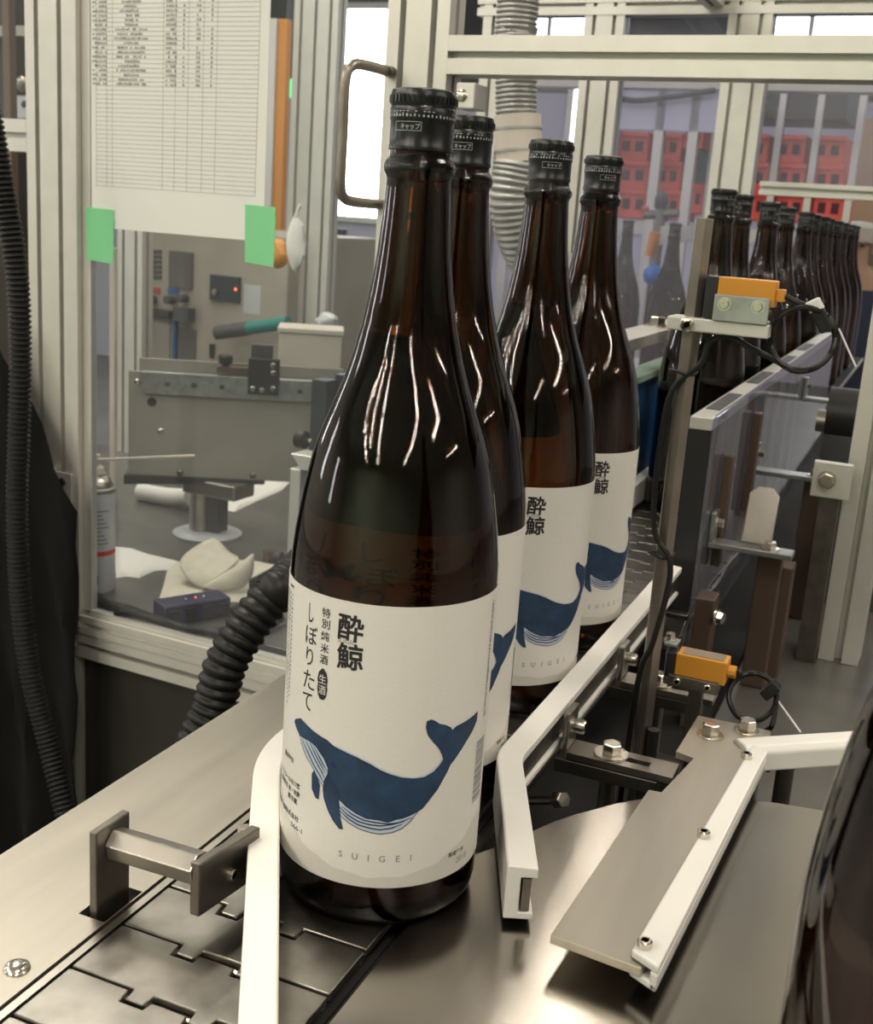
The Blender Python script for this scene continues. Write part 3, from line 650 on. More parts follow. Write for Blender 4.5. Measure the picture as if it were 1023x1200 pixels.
for x in (.1025, .1240):
    MB().hexbolt((x, RY - .0165, .3035), (0, -1, 0), .0034, .0026, 1.35).build('angle_bolt', 'bolt_steel', us)
    MB().cyl((x, RY - .010, .2945), (x, RY - .010, .2975), .003, 10).build('angle_nut', 'bolt_steel', us)
LC = at(940, 397, y=RY); rl = .0205
pts = [V((.1385, RY - .004, .3115)), V((.147, RY - .004, .308))]
for k in range(22):
    a = 1.35 - k * (2 * math.pi * 1.55 / 21)
    pts.append(LC + V((rl * math.cos(a), .0045 * math.sin(k * .9) - .002 * (k % 3), rl * 1.0 * math.sin(a))))
pts += [at(880, 408, y=RY - .004), at(855, 395, y=RY - .004), at(832, 400, y=RY - .005), V((RX + .010, RY - .006, .262)), V((RX - .0085, RY - .008, .235)), V((RX - .0088, RY - .008, .15)), V((RX + .006, RY - .0105, .125)), V((RX + .007, RY - .0105, .10)), V((RX + .001, RY - .011, .06)), V((RX - .006, RY - .010, .03)), V((RX - .010, RY - .008, -.1))]
uc = thing('sensor_cable', pts[0], 'black cable of the upper sensor looped and tied to the rod', 'cable')
MB().tube(smooth_path(pts, 6), .0021, 8).build('cable', 'rubber', uc, smooth=True)
q = at(962, 372, y=RY); MB().obox(q, V((.006, 0, -.009)).normalized() * .010, V((0, .005, 0)), V((.005, 0, .003)).normalized() * .0042).build('black_wrap', 'rubber', uc, bevel=.001)
q = at(955, 358, y=RY); MB().obox(q, V((.006, 0, -.009)).normalized() * .004, V((0, .0052, 0)), V((.005, 0, .003)).normalized() * .0045).build('white_wrap', 'tie_white', uc, bevel=.001)
q0, q1 = at(983, 385, y=RY), at(1003, 430, y=RY); MB().tube([q0, q1], .0007, 6).build('tie_tail', 'tie_white', uc)

# ------------------------------------------------------------------ lower sensor
SY = .300
ls = thing('photo_sensor', (.115, SY, .0), 'orange photoelectric sensor lying low behind the slotted brackets', 'sensor')
MB().box((.0965, SY - .0085, .0345), (.1330, SY + .010, .0520)).build('housing', 'sensor_orange', ls, bevel=.0008)
MB().box((.1000, SY - .006, .0520), (.1300, SY + .0075, .0524)).build('top_plate', 'sensor_plate', ls)
MB().box((.0895, SY - .008, .0330), (.0963, SY + .008, .0515)).build('lens_face', 'black_metal', ls, bevel=.0006)
MB().tube([(.1330, SY, .0435), (.1390, SY, .0435)], .0048, 10).build('cable_gland', 'sensor_orange', ls, bevel=.0005)
MB().box((.0860, SY + .009, .020), (.0895, SY + .016, .0590)).box((.0860, SY - .004, .0545), (.0955, SY + .010, .0570)).build('mount_angle', 'zinc', ls, bevel=.0005)
MB().hexbolt((.0885, SY + .004, .0570), r=.0036, h=.0045, washer=1.3).build('mount_bolt', 'bolt_steel', ls)
MB().box((.0930, SY - .012, .0275), (.1290, SY - .0085, .0365)).box((.0930, SY - .0085, .0275), (.1290, SY + .004, .0300)).box((.108, SY - .006, -.12), (.118, SY + .004, .0275)).build('foot_angle', 'steel_dark', ls, bevel=.0005)
for x in (.1000, .1220): MB().capscrew((x, SY - .012, .0325), (0, -1, 0), .0028, .0022).build('foot_screw', 'bolt_steel', ls, smooth=35)
LC = at(882, 816, y=SY); rl = .0165
pts = [V((.139, SY, .0435))]
for k in range(19):
    a = 2.2 - k * (2 * math.pi * 1.35 / 18)
    pts.append(LC + V((rl * math.cos(a), .012 * math.sin(a) - .0015 * (k % 2), rl * .82 * math.sin(a))))
pts += [at(905, 850, y=SY - .02), at(895, 862, y=SY), V((.17, SY + .01, -.03))]
lc = thing('sensor_cable', pts[0], 'short black cable loop of the low orange sensor', 'cable')
MB().tube(smooth_path(pts, 6), .0019, 8).build('cable', 'rubber', lc, smooth=True)
q = at(903, 808, y=SY); MB().obox(q, V((.004, 0, .005)), V((0, .006, 0)), V((.003, 0, -.0025))).build('tie_head', 'rubber', lc, bevel=.0006)
MB().tube([at(912, 822, y=SY), at(938, 858, y=SY - .01)], .0008, 6).build('tie_tail', 'tie_white', lc)

# ------------------------------------------------------------------ enclosure, front frame
T0 = 0.79
en = thing('enclosure_frame', F(-.42, T0, ZF), 'aluminium profile frame of the labeller enclosure, greenish posts and top rail', 'frame')
def post(s0, w, t0, z0, z1, faces, par, d=.04, mt='aluminium', name='frame_post'):
    return fpost(MB(), s0, w, t0, d, z0, z1, faces).build(name, mt, par)
post(-1.0266, .0822, T0, ZF, 1.6, 2, en); post(-.4579, .0813, T0, ZF, 1.6, 2, en); post(.1286, .042, T0, -.0995, 1.6, 1, en)
frail(MB(), -.3764, .1282, .5065, .042, T0, .04).build('top_rail', 'aluminium', en); frail(MB(), .1710, .9, .5065, .042, T0, .04).build('top_rail', 'aluminium', en)
za, zb_ = fz(15, 177, T0), fz(15, 139, T0)
frail(MB(), -2.2, -1.027, za, zb_ - za, T0, .04).build('side_rail', 'aluminium', en)
frail(MB(), -.944, -.458, -.346, .040, T0, .04).build('bottom_rail', 'aluminium', en)
MB().fbox(-.944, -.458, T0 + .02, T0 + .026, ZF, -.3465).build('lower_panel', 'panel_brown', en)
MB().fbox(-2.2, -1.027, T0 + .015, T0 + .02, zb_, 1.6).build('upper_pane', 'acrylic', en)

dr = thing('enclosure_door', F(-.7, T0, -.305), 'clear acrylic enclosure door in a slim aluminium frame with bow handle', 'door')
MB().fbox(-.9435, -.9320, T0 - .004, T0 + .018, -.305, 1.5).fbox(-.9320, -.9164, T0 + .006, T0 + .018, -.27, 1.5).build('door_stile', 'aluminium', dr, bevel=.0008)
frail(MB(), -.9435, -.4585, -.3045, .028, T0 - .004, .022).build('door_bottom_rail', 'aluminium', dr)
MB().fbox(-.9164, -.4585, T0 + .004, T0 + .018, -.2764, -.2676).build('door_bead', 'aluminium', dr)
MB().fbox(-.9164, -.4585, T0 + .008, T0 + .012, -.2676, 1.5).build('door_pane', 'acrylic', dr)
hp = [F(-.449, T0, .507), F(-.451, T0 - .06, .507), F(-.454, T0 - .084, .503), F(-.457, T0 - .092, .486), F(-.457, T0 - .092, .43), F(-.457, T0 - .092, .376), F(-.457, T0 - .084, .360), F(-.456, T0 - .06, .3555), F(-.455, T0, .355)]
MB().tube(smooth_path(hp, 5), .0062, 14).build('bow_handle', 'rod_grey', dr, smooth=True)
for z in (.507, .355): MB().capscrew(F(-.444, T0 - .006, z), NF * -1, .0055, .008).build('handle_screw', 'steel_dark', dr, smooth=35)
hz0, hz1 = fz(70, 612, T0), fz(70, 548, T0); s0, s1 = fs(54, 580, T0), fs(88, 580, T0); sm = (s0 + s1) / 2 - .006
MB().fbox(s0, sm - .004, T0 - .006, T0 - .001, hz0, hz1).fbox(sm + .003, s1, T0 - .008, T0 - .004, hz0 + .004, hz1 - .004).build('hinge_leaf', 'aluminium', dr, bevel=.001)
MB().cyl(F(sm, T0 - .008, hz0), F(sm, T0 - .008, hz1), .005, 12).build('hinge_barrel', 'aluminium', dr, smooth=True)
for z in (hz0 + .018, hz1 - .018): MB().capscrew(F(sm + .018, T0 - .008, z), NF * -1, .006, .004).build('hinge_screw', 'black_metal', dr, smooth=35)
isw = thing('door_switch', F(-.35, T0 - .02, .465), 'small aluminium catch block with chrome screw under the top rail', 'switch')
a, b = fp(533, 127, T0 - .025), fp(557, 97, T0 - .025)
MB().fbox(XF.dot(a), XF.dot(b), T0 - .025, T0 + .01, a.z, b.z).build('block', 'aluminium', isw, bevel=.0015)
MB().dome(fp(541, 112, T0 - .025), NF * -1, .0075, .004).build('screw', 'bolt_steel', isw, smooth=True)

# printed sheet taped to the pane
ps0, ps1, pz0 = fs(103, 150, T0), fs(309, 150, T0), .2985
sh = thing('printed_sheet', F((ps0 + ps1) / 2, T0 + .006, pz0), 'white paper sheet with a printed table taped to the enclosure door', 'paper')
PW = ps1 - ps0; PH = .42
MB().fbox(ps0, ps1, T0 + .0066, T0 + .0074, pz0, pz0 + PH).build('sheet', 'paper', sh)
A = Art(); rows_ = 62; rh = .0057; tb = .056
cols = [.031, .095, .129, .426, .495, .567, .65, .724, .948]
for k in range(rows_ + 1): A.rect(cols[0] * PW, tb + rh * k, cols[-1] * PW, tb + rh * k + .00045)
for c in cols: A.rect(c * PW, tb, c * PW + .00045, tb + rh * rows_)
A.flat('table_lines', 'ink_grey', F(ps0, T0 + .0062, pz0), XF, ZU, sh)
A = Art()
for k in range(23, rows_):
    y = tb + rh * k + .0014
    for c0_, c1_, al, n in ((.0, .085, 0, 7), (.129, .426, 1, random.randint(6, 16)), (.43, .48, 0, 5), (.525, .54, 0, 1), (.60, .62, 0, 2), (.68, .70, 0, 1)):
        mid = (c0_ + c1_) / 2 * PW; w = min(n * .0036, (c1_ - c0_) * PW); x = (c0_ + .012) * PW if not al else mid - w / 2 - .01
        for j in range(n):
            if random.random() < .88: A.rect(x, y, x + random.uniform(.0016, .0030), y + random.uniform(.002, .0032))
            x += .0036
A.flat('table_entries', 'ink_grey', F(ps0, T0 + .0061, pz0), XF, ZU, sh)
for (x0, x1, y0, y1, lb) in ((101, 133, 304, 246, 'green masking tape at the bottom left corner of the printed sheet'), (286, 323, 307, 243, 'green masking tape at the bottom right corner of the printed sheet')):
    a, b = fp(x0, y0, T0 + .005), fp(x1, y1, T0 + .005); sa, sb, z0, z1 = XF.dot(a), XF.dot(b), a.z, b.z
    rg = [(sa + .001, z0), (sb - .0006, z0 - .003)] + [(sb + .0006 * (-1) ** k, z0 + (z1 - z0) * k / 8) for k in range(1, 8)] + [(sb, z1), (sa - .001, z1 + .001)]
    tag(MB().prism(rg, NF * (T0 + .0052), XF, ZU, NF * .0008).build('masking_tape', 'green_tape'), lb, 'tape')

# ------------------------------------------------------------------ hoses and black cover at the far left
def hose(pts, r, pitch, depth, label, ang=35):
    m_ = hose_mesh(pts, r, pitch, depth); o = m_.build('corrugated_hose', 'rubber', smooth=ang); return tag(o, label, 'hose')
hose([fp(-14, 120, .62), fp(4, 220, .62), fp(20, 320, .62), fp(24, 420, .62), fp(22, 520, .62), fp(20, 600, .62), fp(24, 700, .62), fp(36, 790, .62), fp(56, 870, .62), fp(78, 960, .60), fp(90, 1040, .58)], .0145, .0068, .0035, 'thin black corrugated hose hanging down the left edge of the picture')
hose([V((-.20, .52, .13)), at(352, 668, x=-.215), at(318, 700, x=-.225), at(290, 735, x=-.235), at(264, 780, x=-.245), at(250, 830, x=-.25), V((-.26, .20, -.10)), V((-.27, .17, -.22))],   .0178, .0088, .0024, 'thick black corrugated hose curving down behind the side plate', 50)
bc = MB(); vs = []; nS, nZ = 48, 16
for i in range(nS + 1):
    s = -1.80 + (.893) * i / nS; hi = 1.02 if s < -1.06 else 1.02 - (s + 1.06) * 1.6  # right end is added over the post foot to put shade there
    for j in range(nZ + 1):
        vs.append(F(s, T0 - .035 + .016 * math.sin(i * 1.1 + j * .25) * (1.2 - j / nZ) + .007 * math.sin(j * 1.7 + i), ZF + .02 + hi * j / nZ))
W_ = nZ + 1
bc.add(vs, [(i * W_ + j, (i + 1) * W_ + j, (i + 1) * W_ + j + 1, i * W_ + j + 1) for i in range(nS) for j in range(nZ)])
o = bc.build('black_cover_and_shade', 'black_cloth', smooth=True); md = o.modifiers.new('solid', 'SOLIDIFY'); md.thickness = .003
tag(o, 'black cloth cover in folds at the far left, extended as shade over the post foot', 'cover')

# ------------------------------------------------------------------ inside the enclosure: deck and things on it
ZD = -.27
dk = thing('machine_deck', F(-.9, 1.3, ZF), 'grey steel deck inside the enclosure behind the acrylic door', 'machine')
MB().fbox(-1.75, -.22, .835, 1.75, ZD - .02, ZD).build('deck_top', 'deck_grey', dk, bevel=.001)
MB().fbox(-1.70, -.26, .86, 1.72, ZF, ZD - .0205).build('deck_body', 'panel_brown', dk)

cq = at(112, 690, z=ZD); cr = .031
cz1 = CAM.z + (ray(112, 566) * ((cq - CAM).dot(_f))).z - ZD; hh = cz1
sc = thing('spray_can', cq, 'white spray can with a red band and a long straw behind the door', 'can')
MB().lathe([(0, 0), (cr - .003, 0), (cr, .004), (cr, hh - .002), (cr, hh)], cq, 32).build('can_body', 'can_white', sc, smooth=40)
MB().lathe([(cr + .0008, hh - .001), (cr + .0008, hh + .004), (cr - .004, hh + .006), (cr - .004, hh + .010), (cr - .008, hh + .020), (cr - .013, hh + .024), (cr - .013, hh + .026), (0, hh + .026)], cq, 32).build('can_dome', 'can_metal', sc, smooth=40)
MB().lathe([(.015, hh + .0262), (.013, hh + .036), (.0075, hh + .040), (.0075, hh + .056), (0, hh + .056)], cq, 24).build('nozzle', 'nozzle_cream', sc, smooth=40)
n0 = cq + V((.006, -.004, hh + .049)); n1 = at(228, 534, d=(n0 - CAM).dot(_f) + .02)
MB().tube([n0, n1], .0022, 8).build('straw', 'nozzle_cream', sc, smooth=True)
def canband(name, mt, z0, z1, a0, a1, dr_=.0006, n=30):
    g = MB(); vs = []
    for k in range(n + 1):
        a = a0 + (a1 - a0) * k / n
        for r_, z in ((cr + .0001, z0), (cr + dr_, z0), (cr + dr_, z1), (cr + .0001, z1)): vs.append(cq + V((r_ * math.cos(a), r_ * math.sin(a), z)))
    return g.add(vs, [(4 * k + i, 4 * k + (i + 1) % 4, 4 * k + 4 + (i + 1) % 4, 4 * k + 4 + i) for k in range(n) for i in range(4)]).build(name, mt, sc, smooth=40)
canband('red_band', 'can_red', hh * .385, hh * .43, -3.0, .4)
canband('blue_spot', 'can_blue', hh * .10, hh * .19, -1.35, -.75)
for k in range(9): canband('printed_line', 'ink_grey', hh * (.50 + .04 * k), hh * (.512 + .04 * k), -1.5 + .1 * (k % 3), -.2 - .12 * (k % 4), .0004, 10)['kind'] = 'stuff'

# label applicator head, turned about 31 degrees
PA = F(-1.149, 1.15, 0); E1 = (XF * math.cos(math.radians(31)) + NF * math.sin(math.radians(31))); N1 = (NF * math.cos(math.radians(31)) - XF * math.sin(math.radians(31)))
def hp_(px, py, off=0.0):
    d = ray(px, py); P = CAM + d * ((N1.dot(PA) + off - N1.dot(CAM)) / N1.dot(d)); return (E1.dot(P - PA), P.z)
def hprism(mb, pts, off, th): return mb.prism(pts, PA + N1 * off, E1, ZU, N1 * th)
def hrect(mb, x0, y0, x1, y1, off, th):
    a = hp_(x0, y1, off); b = hp_(x1, y0, off); return hprism(mb, [(a[0], a[1]), (b[0], a[1]), (b[0], b[1]), (a[0], b[1])], off, th)
ap = thing('label_applicator', PA + E1 * .2 + ZU * ZD, 'beige sheet-metal label applicator head on a round column inside the enclosure', 'machine')
z_b = hp_(150, 556)[1]; z_t = hp_(150, 434)[1]; e1_ = hp_(400, 500)[0]
hprism(MB(), [(0, z_b), (e1_, z_b), (e1_, z_t), (0, z_t)], 0, .006).build('front_plate', 'machine_beige', ap, bevel=.001)
z_u = hp_(163, 419, .02)[1]
hprism(MB(), [(hp_(163, 420, .02)[0], z_b + .05), (e1_, z_b + .05), (e1_, z_u), (hp_(163, 420, .02)[0], z_u)], .02, .004).build('back_plate', 'machine_beige', ap, bevel=.001)
ra, rb_ = hp_(166, 461, -.012), hp_(166, 435, -.012)
hprism(MB(), [(ra[0], ra[1]), (e1_, ra[1]), (e1_, rb_[1]), (ra[0], rb_[1])], -.012, .012).build('slide_rail', 'zinc', ap, bevel=.0015)
for px in (196, 227, 260, 352):
    p = hp_(px, 449, -.012); MB().capscrew(PA + N1 * -.012 + E1 * p[0] + ZU * (ra[1] + rb_[1]) / 2, N1 * -1, .005, .002).build('rail_screw', 'steel_dark', ap, smooth=35)
for px, py, mt_ in ((161, 447, 'bolt_steel'), (188, 505, 'bolt_steel'), (211, 554, 'steel_dark'), (296, 557, 'steel_dark')):
    p = hp_(px, py); MB().dome(PA + E1 * p[0] + ZU * p[1], N1 * -1, .0062, .004).build('plate_screw', mt_, ap, smooth=True)
p = hp_(178, 471); MB().tube([PA + E1 * p[0] + ZU * p[1] + N1 * -.0006, PA + E1 * p[0] + ZU * p[1] + N1 * .0], .0085, 16).build('plate_hole', 'dark_void', ap)
a = hp_(290, 462, -.03); b = hp_(328, 422, -.03)
hprism(MB(), [(a[0], a[1]), (b[0], a[1]), (b[0], b[1]), (a[0], b[1])], -.03, .018).build('clamp_block', 'black_metal', ap, bevel=.0015)
for px, py in ((296, 455), (307, 457), (320, 455), (320, 428), (320, 437)):
    p = hp_(px, py, -.03); MB().capscrew(PA + N1 * -.03 + E1 * p[0] + ZU * p[1], N1 * -1, .0045, .003).build('clamp_screw', 'bolt_steel', ap, smooth=35)
a = hp_(294, 422, .0); b = hp_(320, 405, .0); hprism(MB(), [(a[0], a[1]), (b[0], a[1]), (b[0], b[1]), (a[0], b[1])], .0, .02).build('clamp_head', 'dark_grey', ap, bevel=.001)
a = hp_(254, 437, -.012); b = hp_(296, 432, -.012); hprism(MB(), [(a[0], a[1]), (b[0], a[1]), (b[0], b[1]), (a[0], b[1])], -.012, .02).build('stop_bar', 'bronze_bar', ap)
p = hp_(264, 433, -.004); c_ = PA + N1 * -.004 + E1 * p[0] + ZU * p[1]
MB().lathe([(0, 0), (.006, 0), (.006, .008), (.0125, .012), (.0135, .024), (.011, .027), (0, .027)], c_, 10).build('knob', 'black_metal', ap, smooth=30)
cc = at(243, 626, z=ZD)
MB().lathe([(0, .0), (.064, 0), (.065, .004), (.050, .010), (.045, .010), (0, .010)], cc, 48).build('base_flange', 'can_white', ap, smooth=30)
tz = z_b - .004
MB().cyl(cc + V((-.012, -.006, .010)), V((cc.x - .012, cc.y - .006, tz)), .021, 28).build('column', 'steel', ap, smooth=True)
MB().prism([(-.012, -.016), (.022, -.016), (.022, .018), (-.012, .018)], cc + V((.012, 0, .010)), XF, NF, ZU * (tz - cc.z - .010)).build('column_plate', 'dark_grey', ap, bevel=.002)
MB().prism([(-.035, -.035), (.085, -.035), (.085, .03), (-.035, .03)], V((cc.x, cc.y, tz - .030)), XF, NF, ZU * .030).build('column_head', 'steel', ap, bevel=.004)
a = hp_(145, 566, -.005); b = hp_(310, 557, -.005); hprism(MB(), [(a[0], a[1] - .002), (b[0], z_b - .006), (b[0], z_b), (a[0], z_b)], -.005, .05).build('lower_beam', 'black_metal', ap)

wb = thing('cream_box', PA, 'cream plastic box standing behind the black clamp block', 'box')
a = hp_(325, 443, .06); b = hp_(401, 394, .06)
wb.location = PA + E1 * (a[0] + b[0]) / 2 + N1 * .1 + ZU * a[1]
hprism(MB(), [(a[0], a[1] - .03), (b[0], a[1] - .03), (b[0], b[1]), (a[0], b[1])], .06, .09).build('box_body', 'box_cream', wb, bevel=.003)
hprism(MB(), [(a[0] - .003, b[1]), (b[0] + .003, b[1]), (b[0] + .003, b[1] + .010), (a[0] - .003, b[1] + .010)], .057, .096).build('box_lid', 'box_cream', wb, bevel=.002)
fb = thing('fixture_bars', fp(378, 480, 1.02), 'pair of blue-grey steel bars with a black wheel left of the nearest bottle', 'fixture')
fb.location.z = ZD
for (x0, x1, y0) in ((363, 381, 444), (378, 394, 440)):
    a = fs(x0, 500, 1.02); b = fs(x1, 500, 1.02); MB().fbox(a, b, 1.02 + (.03 if x0 > 370 else 0), 1.05 + (.03 if x0 > 370 else 0), ZD, fz(x0, y0, 1.02)).build('upright_bar', 'dark_blue_grey', fb, bevel=.001)
c_ = fp(353, 515, 1.02); MB().tube([c_ - XF * .008, c_ - XF * .006, c_ + XF * .008, c_ + XF * .010], .014, 20, rad=[.012, .014, .014, .012]).build('wheel', 'rubber', fb, smooth=40)
MB().cyl(c_, c_ + XF * .02, .004, 10).build('axle', 'bolt_steel', fb)
fc = thing('inner_frame', fp(360, 690, .93), 'aluminium profile frame corner beside the nearest bottle inside the enclosure', 'frame')
a = fs(338, 600, .92); z1 = fz(345, 532, .92); fc.location.z = ZD
MB().fbox(a, a + .018, .92, .96, ZD, z1 - .022).build('frame_upright', 'aluminium', fc, bevel=.0015)
MB().prism([(0, 0), (.18, 0), (.18, -.022), (.018, -.022)], F(a, .92, z1), XF, ZU, NF * .04).build('frame_top', 'aluminium', fc, bevel=.0012)
MB().fbox(a + .0182, a + .18, .938, .942, ZD, z1 - .0222).build('frame_pane', 'acrylic_hazy', fc)
q = [at(292, 679, z=ZD + .04), at(337, 655, z=ZD + .04)]
bp_ = MB().prism([(0, 0), (1, 0), (1, 1), (0, 1)], (q[0].x, q[0].y, ZD + .0005), q[1] - q[0], (0, 0, .0395), V((.004, .006, 0))).build('black_angle_plate', 'black_metal')
tag(bp_, 'thin black metal plate standing on edge beside the thick hose', 'plate')

# cloths
def cloth(name, pix, z, mt, label, h=.004, seed=1, bump=.004, cat='cloth'):
    rnd = random.Random(seed); P = [at(px, py, z=z) for px, py in pix]; c = sum(P, V()) / len(P); n = len(P); vs = []; K = 6
    for k in range(K + 1):
        f = 1 - k / K
        for p in P: vs.append(c.lerp(p, f) + ZU * (h * (1 if k else .2) + (bump * rnd.random() if k else 0)))
    fs_ = [(k * n + i, k * n + (i + 1) % n, (k + 1) * n + (i + 1) % n, (k + 1) * n + i) for k in range(K - 1) for i in range(n)] + [tuple(range((K - 1) * n, K * n))]
    vs = vs[:K * n]; b0 = len(vs); vs += [p + ZU * .0002 for p in P]; fs_ += [(i, (i + 1) % n, b0 + (i + 1) % n, b0 + i) for i in range(n)] + [tuple(range(b0, b0 + n))]
    o = MB().add(vs, fs_).build(name, mt, smooth=True); return tag(o, label, cat)
cloth('paper_towel', [(134, 641), (150, 643), (175, 651), (190, 655), (214, 661), (200, 668), (182, 669), (170, 674), (163, 678), (148, 676), (136, 678)], ZD, 'cloth_white', 'white paper towel lying flat beside the spray can', seed=3)
cloth('cotton_cloth', [(198, 660), (206, 659), (230, 655), (300, 658), (330, 664), (322, 690), (312, 703), (280, 706), (230, 704), (186, 704), (192, 685)], ZD, 'cloth_cream', 'cream cotton cloth spread flat under the folded one', seed=5)
cloth('cotton_cloth', [(258, 598), (275, 600), (300, 588), (330, 575), (339, 566), (335, 562), (300, 564), (258, 566)], ZD, 'cloth_white', 'pale cloth lying on the deck behind the column', seed=8)
# folded cloth: layered, curled
fo = thing('folded_cloth', at(255, 690, z=ZD), 'crumpled cream cotton cloth folded up in front of the column', 'cloth')
def sheet(name, grid, th=.0035):
    n = len(grid[0]); vs = [p for row in grid for p in row]
    o = MB().add(vs, [(i * n + j, i * n + j + 1, (i + 1) * n + j + 1, (i + 1) * n + j) for i in range(len(grid) - 1) for j in range(n - 1)]).build(name, 'cloth_cream', fo, smooth=True)
    m1 = o.modifiers.new('sub', 'SUBSURF'); m1.levels = 2; m1.render_levels = 2
    m2 = o.modifiers.new('solid', 'SOLIDIFY'); m2.thickness = th; return o
dfo = (at(255, 690, z=ZD) - CAM).dot(_f)
def fw(px, py, dd=0.0): return at(px, py, d=dfo + dd)
sheet('upper_fold', [[fw(209, 661, .00), fw(214, 650, .02), fw(232, 638, .05), fw(252, 626, .07)],
                     [fw(214, 672, -.02), fw(222, 660, -.01), fw(245, 650, .02), fw(264, 642, .05)],
                     [fw(222, 682, -.03), fw(238, 672, -.03), fw(258, 660, .00), fw(272, 650, .04)],
                     [fw(236, 690, -.035), fw(250, 680, -.035), fw(268, 668, -.015), fw(284, 652, .03)]])
sheet('curled_fold', [[fw(236, 690, -.03), fw(250, 682, -.03), fw(272, 668, -.02), fw(298, 646, .02)],
                      [fw(235, 686, -.045), fw(252, 676, -.045), fw(274, 662, -.035), fw(297, 650, .005)],
                      [fw(242, 690, -.05), fw(258, 683, -.05), fw(278, 674, -.04), fw(298, 660, -.005)],
                      [fw(258, 693, -.045), fw(270, 690, -.045), fw(284, 682, -.035), fw(297, 668, -.005)],
                      [fw(262, 694, -.03), fw(276, 692, -.03), fw(288, 688, -.02), fw(296, 676, .00)]])
sheet('under_fold', [[fw(212, 668, .01), fw(225, 680, .0), fw(245, 692, -.01)], [fw(240, 655, .05), fw(255, 668, .03), fw(272, 690, .0)], [fw(262, 645, .07), fw(280, 655, .05), fw(296, 676, .02)]])
q0, q1 = at(164, 586, z=ZD), at(222, 598, z=ZD); rl = .018
tag(MB().tube(smooth_path([q0 + ZU * rl, q0.lerp(q1, .35) + ZU * rl * 1.05, q0.lerp(q1, .7) + ZU * rl * 1.2, q1 + ZU * rl * 1.6], 6), rl, 18, rad=None).build('cloth_roll', 'cloth_white', smooth=60), 'rolled white cloth lying behind the column below the applicator', 'cloth')

# cables, connector block, fitting
cb = [[(104, 690), (125, 706), (150, 712), (185, 725), (230, 738), (290, 734), (320, 715)], [(112, 704), (150, 716), (190, 735), (240, 744), (300, 742), (330, 725)], [(130, 720), (160, 722), (200, 738), (250, 748), (310, 750)], [(270, 716), (290, 706), (310, 702), (335, 700)]]
lbs = ['black cable lying uppermost along the door sill', 'black cable lying in the middle of the bundle on the sill', 'black cable lowest on the sill of the door', 'black cable leading right from the connector block']
for pl_, lb in zip(cb, lbs):
    pts = [at(px, py, z=ZD + .006 + .004 * (k % 2)) for k, (px, py) in enumerate(pl_)]
    pts = [V((p.x, max(p.y, .845), p.z)) for p in pts]
    tag(MB().tube(smooth_path(pts, 6), .0052, 10).build('power_cable', 'rubber', smooth=True), lb, 'cable', 'cables on the door sill')
c_ = at(232, 728, z=ZD); kx = (at(272, 722, z=ZD) - at(195, 735, z=ZD)); kx.z = 0; L_ = kx.length / 2; kx.normalize(); ky = V((-kx.y, kx.x, 0))
pbk = thing('connector_block', c_, 'dark purple connector block with tiny lights on the door sill', 'connector')
MB().obox(c_ + ZU * .016 + ky * .02, kx * L_, ky * .022, ZU * .015).build('block_body', 'purple_block', pbk, bevel=.003)
for k in range(4): MB().obox(c_ + ZU * .0155 - ky * .0035 + kx * (-L_ * .75 + k * L_ * .5), kx * .008, ky * .002, ZU * .009).build('socket', 'black_metal', pbk, bevel=.001)
for k, (u_, mt_) in enumerate(((-.2, 'tie_white'), (.1, 'led_red'), (.35, 'tie_white'))): MB().dome(c_ + kx * (L_ * u_) + ky * .02 + ZU * .031, r=.0018, h=.0012).build('indicator', mt_, pbk)
c_ = at(316, 657, z=ZD)
nf = thing('pipe_fitting', c_, 'small brown brass pipe fitting on the deck right of the cloth', 'fitting')
MB().tube([c_, c_ + ZU * .02], .013, 6).build('hex_nut', 'bronze_bar', nf, bevel=.001)
MB().cyl(c_ + ZU * .01, c_ + ZU * .012 + XF * .025, .009, 12).build('elbow', 'dark_grey', nf, smooth=True)

# ------------------------------------------------------------------ conveyor sides inside the enclosure
sg = thing('conveyor_guard', (-.13, 1.15, -.03), 'blue conveyor side panel with a pale green top edge behind the bottles', 'panel')
MB().box((-.140, .92, .0007), (-.130, 1.75, .148)).build('blue_sheet', 'blue_panel', sg, bevel=.001)
MB().box((-.152, .92, .1485), (-.118, 1.75, .158)).build('green_edge', 'green_edge', sg, bevel=.001)
gb = thing('guard_beam', (-.135, 1.2, .0), 'grey steel beam with a bolt above the blue side panel', 'beam')
MB().box((-.165, .88, .196), (-.118, 1.75, .212)).build('beam', 'aluminium', gb, bevel=.001)
q = at(770, 383, x=-.14); MB().hexbolt((q.x, q.y, .212), r=.012, h=.012, washer=1.6).build('beam_bolt', 'bolt_steel', gb)
for y in (.95, 1.35, 1.7): MB().box((-.162, y, .1585), (-.140, y + .03, .1958)).build('beam_post', 'steel_dark', gb)
tag(MB().prism([(0, 0), (.05, .0), (.062, .10), (.055, .19), (.005, .2)], V((-.118, 1.40, -.03)), (1, 0, 0), (0, .0, 1), (0, .02, 0)).build('hanging_cloth', 'cloth_white'), 'pale cloth hanging between the blue panel and the chain', 'cloth')

